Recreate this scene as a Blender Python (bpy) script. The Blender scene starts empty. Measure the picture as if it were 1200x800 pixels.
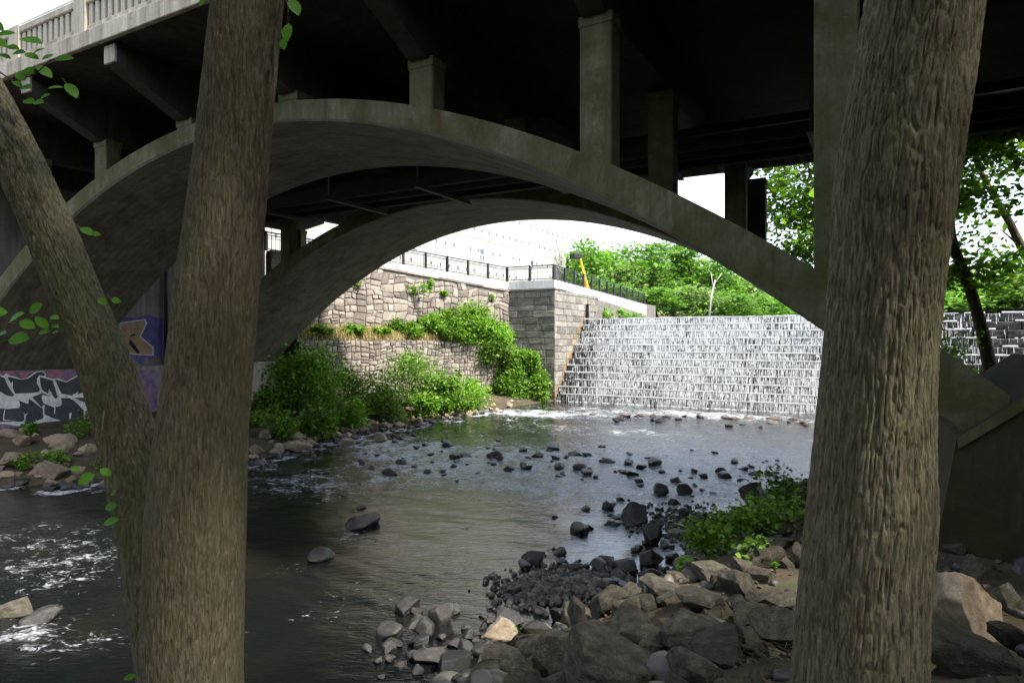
import bpy, bmesh, math, random
import numpy as np
from mathutils import Vector, Matrix

sc = bpy.context.scene
R = math.radians

# ------------------------------------------------------------------ camera, sky, sun, exposure
F = 766.1            # focal length in photo pixels (photo 1200 x 800)
HY = 397.6           # horizon row
CZ = 5.0             # camera height above the river
cam = bpy.data.cameras.new('camera'); camo = bpy.data.objects.new('camera', cam)
sc.collection.objects.link(camo); sc.camera = camo
camo.location = (0, 0, CZ); camo.rotation_euler = (R(90), 0, 0)
cam.sensor_width = 36; cam.lens = F / 1200 * 36; cam.shift_y = -(400 - HY) / 1200
cam.clip_start = 0.05; cam.clip_end = 3000

SUN_EL, SUN_AZ = R(54), R(-33)     # azimuth measured from +X towards +Y
w = bpy.data.worlds.new('World'); sc.world = w; w.use_nodes = True
nt = w.node_tree; bg = nt.nodes['Background']
sky = nt.nodes.new('ShaderNodeTexSky'); sky.sky_type = 'NISHITA'; sky.sun_disc = False
sky.sun_elevation = SUN_EL; sky.sun_rotation = math.pi / 2 - SUN_AZ
sky.dust_density = 1.5; sky.air_density = 1.0
hs = nt.nodes.new('ShaderNodeHueSaturation'); hs.inputs['Saturation'].default_value = 0.6   # bright veiled sky
nt.links.new(sky.outputs[0], hs.inputs['Color']); nt.links.new(hs.outputs[0], bg.inputs[0])
bg.inputs[1].default_value = 0.15
sl = bpy.data.lights.new('sun', 'SUN'); sl.energy = 2.8; sl.angle = R(4); sl.color = (1, .95, .87)
slo = bpy.data.objects.new('sun', sl); sc.collection.objects.link(slo)
sd = Vector((math.cos(SUN_EL) * math.cos(SUN_AZ), math.cos(SUN_EL) * math.sin(SUN_AZ), math.sin(SUN_EL)))
slo.rotation_euler = sd.to_track_quat('Z', 'Y').to_euler(); slo.location = sd * 60
sc.view_settings.view_transform = 'Standard'; sc.view_settings.look = 'None'
sc.view_settings.gamma = 1; sc.view_settings.use_curve_mapping = False
sc.view_settings.exposure = 2.1

# ------------------------------------------------------------------ frames
CX, CY = (273.63 - 600) / F * 18, 18.0           # crown of the near arch, front edge
_a = (-794.04 - 600) / F; _n = math.hypot(_a, 1)
E1 = np.array([-_a, -1]) / _n                    # along the bridge, to the right bank
E2 = np.array([1, -_a]) / _n                     # upstream
ROT = math.atan2(E1[1], E1[0])
def L(p, q, z=0.0): return Vector((CX + p * E1[0] + q * E2[0], CY + p * E1[1] + q * E2[1], z))
def pq(x, y):
    dx, dy = x - CX, y - CY
    return dx * E1[0] + dy * E1[1], dx * E2[0] + dy * E2[1]
def P(x, y, d): return Vector(((x - 600) / F * d, d, CZ + (HY - y) / F * d))
def on_q(x, y, q):   # pixel -> (p, z) on the plane q = const
    r = (x - 600) / F
    p = (r * (CY + q * E2[1]) - CX - q * E2[0]) / (E1[0] - r * E1[1])
    d = CY + p * E1[1] + q * E2[1]
    return p, CZ + (HY - y) / F * d
def on_p(x, y, p):   # pixel -> (q, z) on the plane p = const
    r = (x - 600) / F
    q = (r * (CY + p * E1[1]) - CX - p * E1[0]) / (E2[0] - r * E2[1])
    d = CY + p * E1[1] + q * E2[1]
    return q, CZ + (HY - y) / F * d

# ------------------------------------------------------------------ numpy noise
_rg = np.random.default_rng(5); _perm = _rg.permutation(512).astype(np.int64); _val = _rg.random(512) * 2 - 1
def vnoise(Q, seed=0):
    Q = np.asarray(Q, float) + seed * 17.31
    i = np.floor(Q).astype(np.int64); f = Q - i; f = f * f * (3 - 2 * f)
    def h(a, b, c): return _val[_perm[(_perm[(_perm[a & 511] + b) & 511] + c) & 511]]
    x, y, z = i[:, 0], i[:, 1], i[:, 2]; fx, fy, fz = f[:, 0], f[:, 1], f[:, 2]
    def lx(b, c): return h(x, b, c) * (1 - fx) + h(x + 1, b, c) * fx
    def ly(c): return lx(y, c) * (1 - fy) + lx(y + 1, c) * fy
    return ly(z) * (1 - fz) + ly(z + 1) * fz
def fbm(Q, o=4, seed=0):
    Q = np.asarray(Q, float); s = np.zeros(len(Q)); a = 1.0; t = 0
    for k in range(o):
        s += a * vnoise(Q * 2 ** k, seed + k); t += a; a *= .5
    return s / t
def sstep(a, b, x): t = np.clip((x - a) / (b - a), 0, 1); return t * t * (3 - 2 * t)

# ------------------------------------------------------------------ object helpers
def finish(o, parent=None, label=None, cat=None, group=None, kind=None):
    sc.collection.objects.link(o)
    if parent: o.parent = parent
    if label: o['label'] = label
    if cat: o['category'] = cat
    if group: o['group'] = group
    if kind: o['kind'] = kind
    return o
def mesh_np(name, V, Fq, mat, smooth=False):
    """V (n,3), Fq (m,k) all faces of one size."""
    me = bpy.data.meshes.new(name); V = np.asarray(V, np.float32); Fq = np.asarray(Fq, np.int32)
    k = Fq.shape[1]
    me.vertices.add(len(V)); me.vertices.foreach_set('co', V.ravel())
    me.loops.add(Fq.size); me.loops.foreach_set('vertex_index', Fq.ravel())
    me.polygons.add(len(Fq)); me.polygons.foreach_set('loop_start', np.arange(0, Fq.size, k, dtype=np.int32))
    me.polygons.foreach_set('loop_total', np.full(len(Fq), k, np.int32))
    if smooth: me.polygons.foreach_set('use_smooth', np.ones(len(Fq), bool))
    me.update(calc_edges=True); me.validate()
    if mat: me.materials.append(mat)
    return me
def mesh_py(name, V, Fs, mats, smooth=False, mi=None):
    me = bpy.data.meshes.new(name); me.from_pydata([tuple(v) for v in V], [], Fs); me.update()
    for m in (mats if isinstance(mats, (list, tuple)) else [mats]): me.materials.append(m)
    if mi: me.polygons.foreach_set('material_index', mi)
    if smooth: me.polygons.foreach_set('use_smooth', [True] * len(Fs))
    return me
def ob(name, me, parent=None, loc=None, rot=None, scale=None, **kw):
    o = bpy.data.objects.new(name, me)
    if loc is not None: o.location = loc
    if rot is not None: o.rotation_euler = rot
    if scale is not None: o.scale = scale
    return finish(o, parent, **kw)
def empty(name, loc, rotz=0, **kw):
    o = bpy.data.objects.new(name, None); o.location = loc; o.rotation_euler = (0, 0, rotz); o.empty_display_size = .2
    return finish(o, **kw)
class MB:
    def __init__(s): s.v = []; s.f = []
    def add(s, v, f):
        b = len(s.v); s.v += [tuple(x) for x in v]; s.f += [tuple(i + b for i in q) for q in f]
    def box(s, x0, x1, y0, y1, z0, z1, c=0.0):
        if c <= 0:
            v = [(x, y, z) for x in (x0, x1) for y in (y0, y1) for z in (z0, z1)]
            s.add(v, [(0, 1, 3, 2), (4, 6, 7, 5), (0, 4, 5, 1), (2, 3, 7, 6), (0, 2, 6, 4), (1, 5, 7, 3)])
        else:
            bm = bmesh.new(); bmesh.ops.create_cube(bm, size=1)
            for q in bm.verts: q.co = Vector(((x0 + x1) / 2 + q.co.x * (x1 - x0), (y0 + y1) / 2 + q.co.y * (y1 - y0), (z0 + z1) / 2 + q.co.z * (z1 - z0)))
            bmesh.ops.bevel(bm, geom=bm.edges[:], offset=c, segments=1, affect='EDGES'); bm.verts.index_update()
            s.add([q.co for q in bm.verts], [[q.index for q in f.verts] for f in bm.faces]); bm.free()
    def prism(s, poly, y0, y1):       # polygon (x,z) extruded along y
        n = len(poly)
        s.add([(x, y0, z) for x, z in poly] + [(x, y1, z) for x, z in poly],
              [tuple(range(n)), tuple(range(2 * n - 1, n - 1, -1))] + [(i, (i + 1) % n + 0, (i + 1) % n + n, i + n)[::-1] for i in range(n)])
    def tube(s, pts, rad, n=8, cap=True):
        pts = [Vector(p) for p in pts]; rad = rad if isinstance(rad, (list, tuple)) else [rad] * len(pts)
        V = []; Fs = []
        for i, p in enumerate(pts):
            t = (pts[min(i + 1, len(pts) - 1)] - pts[max(i - 1, 0)]).normalized()
            a = t.orthogonal() if i == 0 else (a0 - t * a0.dot(t))
            a = a.normalized(); a0 = a; b = t.cross(a)
            for k in range(n):
                g = 2 * math.pi * k / n; V.append(p + (a * math.cos(g) + b * math.sin(g)) * rad[i])
        for i in range(len(pts) - 1):
            for k in range(n): Fs.append((i * n + k, i * n + (k + 1) % n, (i + 1) * n + (k + 1) % n, (i + 1) * n + k))
        if cap: Fs.append(tuple(range(n))[::-1]); Fs.append(tuple((len(pts) - 1) * n + k for k in range(n)))
        s.add(V, Fs)
    def mesh(s, name, mat, smooth=False): return mesh_py(name, s.v, s.f, mat, smooth)

# ------------------------------------------------------------------ materials
class M:
    def __init__(s, name):
        s.m = bpy.data.materials.new(name); s.m.use_nodes = True; s.t = s.m.node_tree; s.t.nodes.clear()
        s.out = s.t.nodes.new('ShaderNodeOutputMaterial')
    def n(s, ty, **kw):
        x = s.t.nodes.new(ty)
        for k, v in kw.items():
            if k == 'op': x.operation = v
            elif k == 'bt': x.blend_type = v
            elif k == 'dt': x.data_type = v
            elif k == 'an': x.attribute_name = v
            else: setattr(x, k, v)
        return x
    def k(s, a, b): s.t.links.new(a, b)
    def coord(s, scale=(1, 1, 1), rot=(0, 0, 0), which='Object'):
        c = s.n('ShaderNodeTexCoord'); m = s.n('ShaderNodeMapping'); m.inputs['Scale'].default_value = scale; m.inputs['Rotation'].default_value = rot
        s.k(c.outputs[which], m.inputs['Vector']); return m.outputs[0]
    def noise(s, vec, scale, detail=5, rough=.6, dist=0.0):
        x = s.n('ShaderNodeTexNoise'); x.inputs['Scale'].default_value = scale; x.inputs['Detail'].default_value = detail
        x.inputs['Roughness'].default_value = rough; x.inputs['Distortion'].default_value = dist
        s.k(vec, x.inputs['Vector']); return x.outputs['Fac']
    def ramp(s, fac, stops):
        x = s.n('ShaderNodeValToRGB'); e = x.color_ramp.elements
        while len(e) < len(stops): e.new(.5)
        for q, (p, c) in zip(e, stops): q.position = p; q.color = (*c, 1) if len(c) == 3 else c
        s.k(fac, x.inputs[0]); return x.outputs[0]
    def mix(s, fac, a, b, bt='MIX'):
        x = s.n('ShaderNodeMix', dt='RGBA', bt=bt)
        for val, idx in ((fac, 0), (a, 6), (b, 7)):
            if isinstance(val, bpy.types.NodeSocket): s.k(val, x.inputs[idx])
            else: x.inputs[idx].default_value = val if idx == 0 else (*val, 1)
        return x.outputs[2]
    def math(s, op, a, b=0.0):
        x = s.n('ShaderNodeMath', op=op)
        for val, idx in ((a, 0), (b, 1)):
            if isinstance(val, bpy.types.NodeSocket): s.k(val, x.inputs[idx])
            else: x.inputs[idx].default_value = val
        return x.outputs[0]
    def bump(s, h, st=.3, dist=.02, nrm=None):
        x = s.n('ShaderNodeBump'); x.inputs['Strength'].default_value = st; x.inputs['Distance'].default_value = dist
        s.k(h, x.inputs['Height'])
        if nrm: s.k(nrm, x.inputs['Normal'])
        return x.outputs[0]
    def pr(s, col, rough=.8, nrm=None, spec=.3, metal=0.0):
        b = s.n('ShaderNodeBsdfPrincipled')
        if isinstance(col, bpy.types.NodeSocket): s.k(col, b.inputs['Base Color'])
        else: b.inputs['Base Color'].default_value = (*col, 1)
        if isinstance(rough, bpy.types.NodeSocket): s.k(rough, b.inputs['Roughness'])
        else: b.inputs['Roughness'].default_value = rough
        b.inputs['Specular IOR Level'].default_value = spec; b.inputs['Metallic'].default_value = metal
        if nrm: s.k(nrm, b.inputs['Normal'])
        return b.outputs[0]
    def done(s, sh): s.k(sh, s.out.inputs['Surface']); return s.m
def sc3(c, k): return tuple(x * k for x in c)

def rock_mat(name, c1, c2, c3, scale=2.0, rough=.85, moss=None, spec=.25, rnd=.35, bump=.5):
    m = M(name); v = m.coord()
    oi = m.n('ShaderNodeObjectInfo')
    vadd = m.n('ShaderNodeVectorMath', op='ADD'); m.k(v, vadd.inputs[0]); sv = m.n('ShaderNodeVectorMath', op='SCALE')
    cx = m.n('ShaderNodeCombineXYZ'); m.k(oi.outputs['Random'], cx.inputs[0]); m.k(oi.outputs['Random'], cx.inputs[1])
    m.k(cx.outputs[0], sv.inputs[0]); sv.inputs['Scale'].default_value = 37.0; m.k(sv.outputs[0], vadd.inputs[1]); v = vadd.outputs[0]
    a = m.noise(v, scale, 6, .65); col = m.ramp(a, [(.3, c1), (.52, c2), (.72, c3)])
    fine = m.noise(v, scale * 9, 5, .7); col = m.mix(.45, col, m.ramp(fine, [(.3, (.35, .35, .35)), (.7, (1.3, 1.3, 1.3))]), 'MULTIPLY')
    br = m.math('MULTIPLY_ADD', oi.outputs['Random'], rnd * 2)
    m.t.nodes[-1].inputs[2].default_value = 1 - rnd
    hv = m.n('ShaderNodeHueSaturation'); m.k(col, hv.inputs['Color']); m.k(br, hv.inputs['Value']); col = hv.outputs[0]
    if moss:
        mk = m.ramp(m.noise(v, scale * 1.3, 6, .75), [(.52, (0, 0, 0)), (.68, (1, 1, 1))]); col = m.mix(mk, col, moss)
    h = m.math('ADD', m.noise(v, scale * 4, 7, .7), m.math('MULTIPLY', fine, .5))
    return m.done(m.pr(col, rough, m.bump(h, bump, .05), spec))
def concrete(name, c1, c2, streak=.5, moss=None, rough=.88, rot=0.0):
    m = M(name); v = m.coord(); a = m.noise(v, .7, 6, .65, .4); col = m.ramp(a, [(.32, c1), (.68, c2)])
    vs = m.coord((2.2, 2.2, .16)); st = m.noise(vs, 1.6, 5, .7); col = m.mix(streak, col, m.ramp(st, [(.38, (.28, .26, .23)), (.6, (1, 1, 1))]), 'MULTIPLY')
    if moss:
        mk = m.ramp(m.noise(v, .9, 6, .7, .5), [(.36, (0, 0, 0)), (.6, (1, 1, 1))]); col = m.mix(mk, col, moss)
        mk2 = m.ramp(m.noise(m.coord((1.1, 1.1, .5)), 1.1, 4, .6), [(.55, (0, 0, 0)), (.7, (1, 1, 1))]); col = m.mix(mk2, col, (.06, .046, .014))
    if rot:      # board marks and water stains on the arch soffit
        bd = m.n('ShaderNodeTexWave'); bd.bands_direction = 'Y'; bd.inputs['Scale'].default_value = 1.1; bd.inputs['Distortion'].default_value = .6; bd.inputs['Detail Scale'].default_value = 3; m.k(v, bd.inputs['Vector'])
        col = m.mix(.5, col, m.ramp(bd.outputs['Fac'], [(.0, (.55, .55, .55)), (.12, (1, 1, 1))]), 'MULTIPLY')
        bl_ = m.noise(m.coord((.5, 1.6, 1)), 1.0, 6, .75, 1.0); col = m.mix(.45, col, m.ramp(bl_, [(.40, (.35, .33, .30)), (.52, (1, 1, 1)), (.68, (1.25, 1.2, 1.1))]), 'MULTIPLY')
    f = m.noise(v, 14, 6, .7); col = m.mix(.35, col, m.ramp(f, [(.3, (.55, .55, .55)), (.7, (1.2, 1.2, 1.2))]), 'MULTIPLY')
    h = m.math('ADD', m.noise(v, 3, 5, .6), m.math('MULTIPLY', f, .4))
    return m.done(m.pr(col, rough, m.bump(h, .35, .02), .25))
def leaf_mat(name, c1, c2, trans=.4, rough=.55):
    m = M(name); g = m.n('ShaderNodeNewGeometry')
    oi = m.n('ShaderNodeObjectInfo')
    col = m.ramp(g.outputs['Random Per Island'], [(0, c1), (.75, c2), (1, tuple(min(1, x * 1.5) for x in c2))])
    hv = m.n('ShaderNodeHueSaturation'); m.k(col, hv.inputs['Color']); m.k(m.math('MULTIPLY_ADD', oi.outputs['Random'], .35), hv.inputs['Value']); m.t.nodes[-1].inputs[2].default_value = .82
    col = hv.outputs[0]
    d = m.pr(col, rough, None, .3); tr = m.n('ShaderNodeBsdfTranslucent'); m.k(m.mix(1.0, col, (1.0, 1.25, .45), 'MULTIPLY'), tr.inputs[0])
    x = m.n('ShaderNodeMixShader'); x.inputs[0].default_value = trans; m.k(d, x.inputs[1]); m.k(tr.outputs[0], x.inputs[2])
    return m.done(x.outputs[0])
def plain(name, c, rough=.6, metal=0.0, spec=.3, var=.25, scale=6):
    m = M(name); v = m.coord(); a = m.noise(v, scale, 5, .65)
    col = m.ramp(a, [(.3, sc3(c, 1 - var)), (.7, tuple(min(1, x * (1 + var)) for x in c))])
    return m.done(m.pr(col, rough, m.bump(a, .15, .01), spec, metal))
def bark_mat(name, c1, c2, c3, ridge):
    m = M(name); v = m.coord((ridge, ridge, ridge * .16)); a = m.noise(v, 1.0, 5, .65, .6)
    big = m.noise(m.coord((1, 1, .45)), 2.2, 5, .65)
    col = m.ramp(a, [(.28, c1), (.5, c2), (.75, c3)])
    col = m.mix(m.ramp(big, [(.45, (0, 0, 0)), (.68, (1, 1, 1))]), col, m.mix(.7, col, (.10, .105, .05)))
    f = m.noise(m.coord((1, 1, .5)), 90, 5, .7); col = m.mix(.5, col, m.ramp(f, [(.3, (.5, .5, .5)), (.7, (1.25, 1.25, 1.25))]), 'MULTIPLY')
    h = m.math('ADD', a, m.math('MULTIPLY', f, .35))
    return m.done(m.pr(col, .9, m.bump(h, 1.0, .012), .15))

CONC = concrete('concrete_plain', (.20, .185, .16), (.33, .305, .27), .5)
CONC_D = concrete('concrete_deck_shade', (.022, .02, .016), (.058, .052, .044), .5)  # under-deck shade darkened into the concrete colour
CONC_M = concrete('concrete_algae', (.10, .095, .055), (.19, .18, .11), .6, (.06, .064, .022))
CONC_S = concrete('concrete_soffit', (.135, .124, .10), (.23, .213, .178), .3, None, .88, 1)
CONC_K = concrete('concrete_mossy_shade', (.035, .03, .02), (.075, .065, .042), .5, (.03, .034, .012))  # skewback's shade darkened into the colour, with moss patches
CONC_W = concrete('concrete_white', (.50, .50, .485), (.62, .62, .60), .15)
CONC_B = concrete('concrete_mill', (.30, .285, .26), (.38, .365, .34), .15)
CONC_F = concrete('concrete_fascia', (.33, .29, .225), (.47, .42, .34), .6)
STEEL_BLK = plain('steel_black', (.02, .02, .022), .5, .3)
STEEL_GRY = plain('steel_grey', (.10, .10, .10), .7, .2)
STEEL_PIPE = plain('pipe_dark', (.014, .012, .012), .85, 0, .3, .5, 2)
FENCE_BLK = plain('fence_black_paint', (.025, .025, .028), .45)
WHITE_PNT = plain('white_paint', (.8, .8, .8), .5, 0, .3, .05)
YELLOW = plain('yellow_paint', (.75, .38, .03), .45)
RUBBER = plain('rubber', (.02, .02, .02), .8)
GLASS_DK = plain('dark_glass', (.05, .06, .08), .1, 0, .6, .3, 1)
STONE_WALL = rock_mat('rubble_granite', (.155, .128, .105), (.235, .2, .17), (.31, .27, .235), 1.6, .9, None, .2, .42)
STONE_PIER = rock_mat('dressed_granite', (.12, .11, .095), (.19, .175, .15), (.26, .24, .205), 2.2, .9, None, .2, .34)
STONE_DAM = rock_mat('wet_granite', (.02, .02, .02), (.045, .043, .04), (.09, .08, .07), 1.4, .35, None, .5, .4)
STONE_RUST = rock_mat('rust_stained_granite', (.15, .10, .06), (.21, .155, .10), (.22, .19, .155), 1.0, .85, None, .2, .2)
MORTAR = plain('mortar', (.13, .12, .105), .95, 0, .1, .4, 3)
ROCK_DRY = rock_mat('boulder_brown', (.052, .044, .031), (.115, .099, .072), (.205, .18, .135), 3.0, .8, (.066, .066, .027), .3, .4, 1.0)
ROCK_TAN = rock_mat('boulder_tan', (.17, .125, .085), (.26, .205, .145), (.35, .29, .22), 2.6, .9, None, .2, .25)
ROCK_WET = rock_mat('boulder_wet', (.016, .015, .014), (.038, .034, .03), (.085, .074, .062), 3.0, .32, None, .5, .45)
ROCK_RED = rock_mat('boulder_red', (.06, .046, .04), (.11, .085, .073), (.17, .135, .118), 3, .7, None, .3, .3)
SOIL = rock_mat('soil', (.04, .032, .022), (.075, .06, .042), (.11, .09, .06), 1.2, .95, (.05, .06, .025), .1, 0)
BARK1 = bark_mat('bark_fine', (.04, .033, .021), (.14, .114, .073), (.26, .215, .145), 70)
BARK2 = bark_mat('bark_rough', (.04, .034, .021), (.155, .132, .084), (.32, .275, .185), 60)
BARK_D = plain('bark_dark', (.10, .078, .055), .95, 0, .1, .4, 5)
BARK_W = plain('bark_pale', (.5, .48, .44), .9, 0, .1, .2, 5)
LEAF_NEAR = leaf_mat('leaf_near', (.055, .17, .012), (.13, .31, .025), .5)
LEAF_DARK = leaf_mat('leaf_canopy', (.025, .07, .012), (.06, .14, .02), .4)
LEAF_SHRUB = leaf_mat('leaf_shrub', (.05, .12, .014), (.17, .29, .035), .5)
LEAF_LIME = leaf_mat('leaf_lime', (.10, .22, .02), (.21, .36, .05), .45)
LEAF_FAR = leaf_mat('leaf_far', (.07, .15, .025), (.17, .30, .06), .5)
LEAF_FAR2 = leaf_mat('leaf_far_pale', (.13, .21, .07), (.26, .36, .13), .5)
GRASS_DRY = leaf_mat('grass_dry', (.28, .22, .09), (.45, .36, .17), .3)
LITTER = leaf_mat('leaf_litter', (.05, .03, .015), (.13, .08, .045), .05)
def gravel_mat():
    m = M('gravel'); g = m.n('ShaderNodeNewGeometry'); col = m.ramp(g.outputs['Random Per Island'], [(0, (.02, .02, .02)), (.55, (.055, .05, .045)), (.85, (.11, .095, .08)), (1, (.13, .115, .095))])
    return m.done(m.pr(col, .5, m.bump(m.noise(m.coord(), 30, 4, .7), .4, .01), .4))
GRAVEL = gravel_mat()
P_PURPLE = plain('spray_purple', (.19, .13, .21), .7, 0, .3, .45, 3)
P_PINK = plain('spray_pink', (.32, .13, .18), .7, 0, .3, .35, 3)
P_WHITE = plain('spray_white', (.62, .62, .60), .7, 0, .3, .3, 4)
P_DARK = plain('spray_charcoal', (.045, .05, .058), .6, 0, .3, .45, 2)
P_BLUE = plain('spray_blue', (.13, .11, .30), .7, 0, .3, .35, 3)
P_TAN = plain('spray_orange', (.40, .27, .16), .7, 0, .3, .3, 3)
P_BLACK = plain('spray_black', (.012, .012, .014), .6)
def water_fall_mat():
    m = M('falling_water'); d = m.pr((.74, .75, .75), .45, None, .3); tr = m.n('ShaderNodeBsdfTranslucent'); tr.inputs[0].default_value = (.74, .75, .74, 1)
    x = m.n('ShaderNodeMixShader'); x.inputs[0].default_value = .35; m.k(d, x.inputs[1]); m.k(tr.outputs[0], x.inputs[2]); return m.done(x.outputs[0])
WFALL = water_fall_mat()
def film_mat():
    m = M('water_film'); st = m.noise(m.coord((9, 1, .8)), 1.0, 6, .75, .5); big = m.noise(m.coord((.5, 1, .5)), 1.0, 4, .6)
    wet = m.n('ShaderNodeAttribute', an='wet').outputs['Fac']
    k_ = m.math('ADD', m.math('ADD', st, m.math('MULTIPLY', big, .4)), m.math('MULTIPLY', wet, .28)); a = m.ramp(k_, [(.96, (0, 0, 0)), (1.3, (.6, .6, .6))])
    d = m.pr((.56, .57, .58), .5, None, .3); t = m.n('ShaderNodeBsdfTransparent'); x = m.n('ShaderNodeMixShader'); m.k(a, x.inputs[0]); m.k(t.outputs[0], x.inputs[1]); m.k(d, x.inputs[2]); return m.done(x.outputs[0])
FILM = film_mat()
def water_mat():
    m = M('river_water'); rz = -ROT
    v = m.coord((1, 1, 1), (0, 0, rz)); vs = m.coord((.75, 1.9, 1), (0, 0, rz))
    h1 = m.noise(vs, 1.5, 4, .55, .6); h2 = m.noise(vs, 6.0, 4, .6, .8); h3 = m.noise(v, 17, 3, .6)
    rap = m.n('ShaderNodeAttribute', an='rapid').outputs['Fac']
    amp = m.math('MULTIPLY_ADD', rap, .9); m.t.nodes[-1].inputs[2].default_value = .30
    h = m.math('MULTIPLY', m.math('ADD', m.math('ADD', h1, m.math('MULTIPLY', h2, .42)), m.math('MULTIPLY', h3, .12)), amp)
    nb = m.bump(h, 1.0, .055)
    deep = m.ramp(m.noise(v, .35, 4, .6), [(.35, (.004, .006, .007)), (.7, (.011, .010, .007))])
    wat = m.pr(deep, .045, nb, .5); m.t.nodes[-1].inputs['IOR'].default_value = 1.5
    # white water: broken streaks where the river is shallow and fast
    fs = m.coord((.8, 1.5, 1), (0, 0, rz)); fn = m.noise(fs, 4.5, 8, .74, 1.1); fn2 = m.noise(v, .9, 4, .6)
    thr = m.math('ADD', m.math('ADD', fn, m.math('MULTIPLY', m.math('SUBTRACT', fn2, .5), .42)), m.math('MULTIPLY', rap, .265))
    mask = m.ramp(thr, [(.69, (0, 0, 0)), (.84, (1, 1, 1))])
    foam = m.pr((.55, .58, .60), .7, nb, .3)
    x = m.n('ShaderNodeMixShader'); m.k(m.math('MULTIPLY', mask, .72), x.inputs[0]); m.k(wat, x.inputs[1]); m.k(foam, x.inputs[2])
    return m.done(x.outputs[0])
WATER = water_mat()

# ------------------------------------------------------------------ terrain
RW = np.array([(-60, -14), (-30, 1), (-12, 6), (-5, 8.2), (-1.2, 9.0), (.3, 11.0), (2.0, 12.6), (3.9, 15.0), (6.0, 18.6), (9.0, 21.5), (10.9, 23.5), (14, 27), (20, 33), (29, 40)], float)
LW = np.array([(-45, -30), (-31, -3), (-24, 10), (-17.3, 22.1), (-14.4, 23.3), (-10.7, 27.4), (-8.9, 33.9), (-5.2, 40), (-.6, 45), (3.3, 50), (14, 70)], float)
def sdist(X, Y, W):
    """distance to the polyline, positive on its right hand side"""
    best = np.full(X.shape, 1e9); sg = np.ones(X.shape)
    for a, b in zip(W[:-1], W[1:]):
        d = b - a; t = np.clip(((X - a[0]) * d[0] + (Y - a[1]) * d[1]) / (d @ d), 0, 1)
        ex, ey = X - (a[0] + t * d[0]), Y - (a[1] + t * d[1]); e = np.hypot(ex, ey); cr = d[0] * (Y - a[1]) - d[1] * (X - a[0])
        m = e < best - 1e-9; best = np.where(m, e, best); sg = np.where(m, np.where(cr < 0, 1., -1.), sg)
    return best * sg
def water_z(X, Y):
    q = (X - CX) * E2[0] + (Y - CY) * E2[1]; return .3 * sstep(8, 27, q)
def upper_p(q): return np.where(q < 34.6, -16.6 + (np.clip(q, 10, 34.6) - 15.7) * (6.8 / 17.65), -5.8)
def ground_z(X, Y):
    X = np.asarray(X, float); Y = np.asarray(Y, float)
    p, q = (X - CX) * E1[0] + (Y - CY) * E1[1], (X - CX) * E2[0] + (Y - CY) * E2[1]
    dr = sdist(X, Y, RW); dl = -sdist(X, Y, LW)
    w0 = water_z(X, Y)
    bed = w0 - .75 * (1 - np.exp(-np.minimum(np.abs(dr), np.abs(dl)) / 1.6))
    zr = w0 + 4.3 * (1 - np.exp(-np.maximum(dr, 0) / 6.5)); zl = w0 + 1.5 * (1 - np.exp(-np.maximum(dl, 0) / 3.2))
    z = np.where(dr > 0, zr, np.where(dl > 0, zl, bed))
    # flat shelf beside the right abutment, hillside beyond it
    z = np.where((dr > 0) & (p > 12) & (q > -6), np.minimum(z, 1.7 + w0 + .25 * np.maximum(p - 17, 0) * (q > 6) + .10 * np.maximum(q, 0)), z)
    up = sstep(-1.0, -2.2, p - upper_p(q)) * sstep(14, 16.5, q); z = z + (8.6 - z) * np.where(dl > -30, up, 0) * (p < 0)
    z = np.maximum(z, np.where(p < -19.6, 10.0 * sstep(-19.5, -24, p), -9))
    z = np.maximum(z, np.where((p > 29.2) & (q > 14.2), 9.0 * sstep(29, 36, p) * sstep(14, 30, q), -9))
    r = np.hypot(X, Y); z = np.maximum(z, np.where((q > 91), sstep(90, 135, q) * (7.5 + 16 * sstep(130, 330, r)), -9))
    n = fbm(np.c_[X.ravel() * .9, Y.ravel() * .9, 0 * X.ravel()], 4, 3).reshape(X.shape)
    return z + n * np.where((dr > 0.0) | (dl > 0.0), .16, .08) * np.clip(np.maximum(dr, dl) + .6, .3, 1)
def gz(x, y): return float(ground_z(np.array([x]), np.array([y]))[0])
def axis(a, b, step, far):
    c = np.arange(a, b + step, step); o = [step * 1.5 ** k for k in range(1, 40)]; o = np.cumsum(o); o = o[o < far]
    return np.concatenate([a - o[::-1], c, b + o])
gx = axis(-40, 36, .4, 700); gy = axis(-8, 62, .4, 900)
GX, GY = np.meshgrid(gx, gy); GZ = ground_z(GX, GY)
def grid_faces(ny, nx):
    i = np.arange(ny * nx).reshape(ny, nx); return np.stack([i[:-1, :-1], i[:-1, 1:], i[1:, 1:], i[1:, :-1]], -1).reshape(-1, 4)
ob('ground', mesh_np('ground', np.c_[GX.ravel(), GY.ravel(), GZ.ravel()], grid_faces(*GX.shape), SOIL, True), kind='structure')

def hit(x, y):
    """where the line of sight through a photo pixel meets the ground or the river"""
    d = np.arange(2.0, 60, .04); X = (x - 600) / F * d; Z = CZ + (HY - y) / F * d
    g = np.maximum(ground_z(X, d), water_z(X, d)); i = np.argmax(Z < g) if (Z < g).any() else len(d) - 1
    return Vector((X[i], d[i], g[i]))

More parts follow.
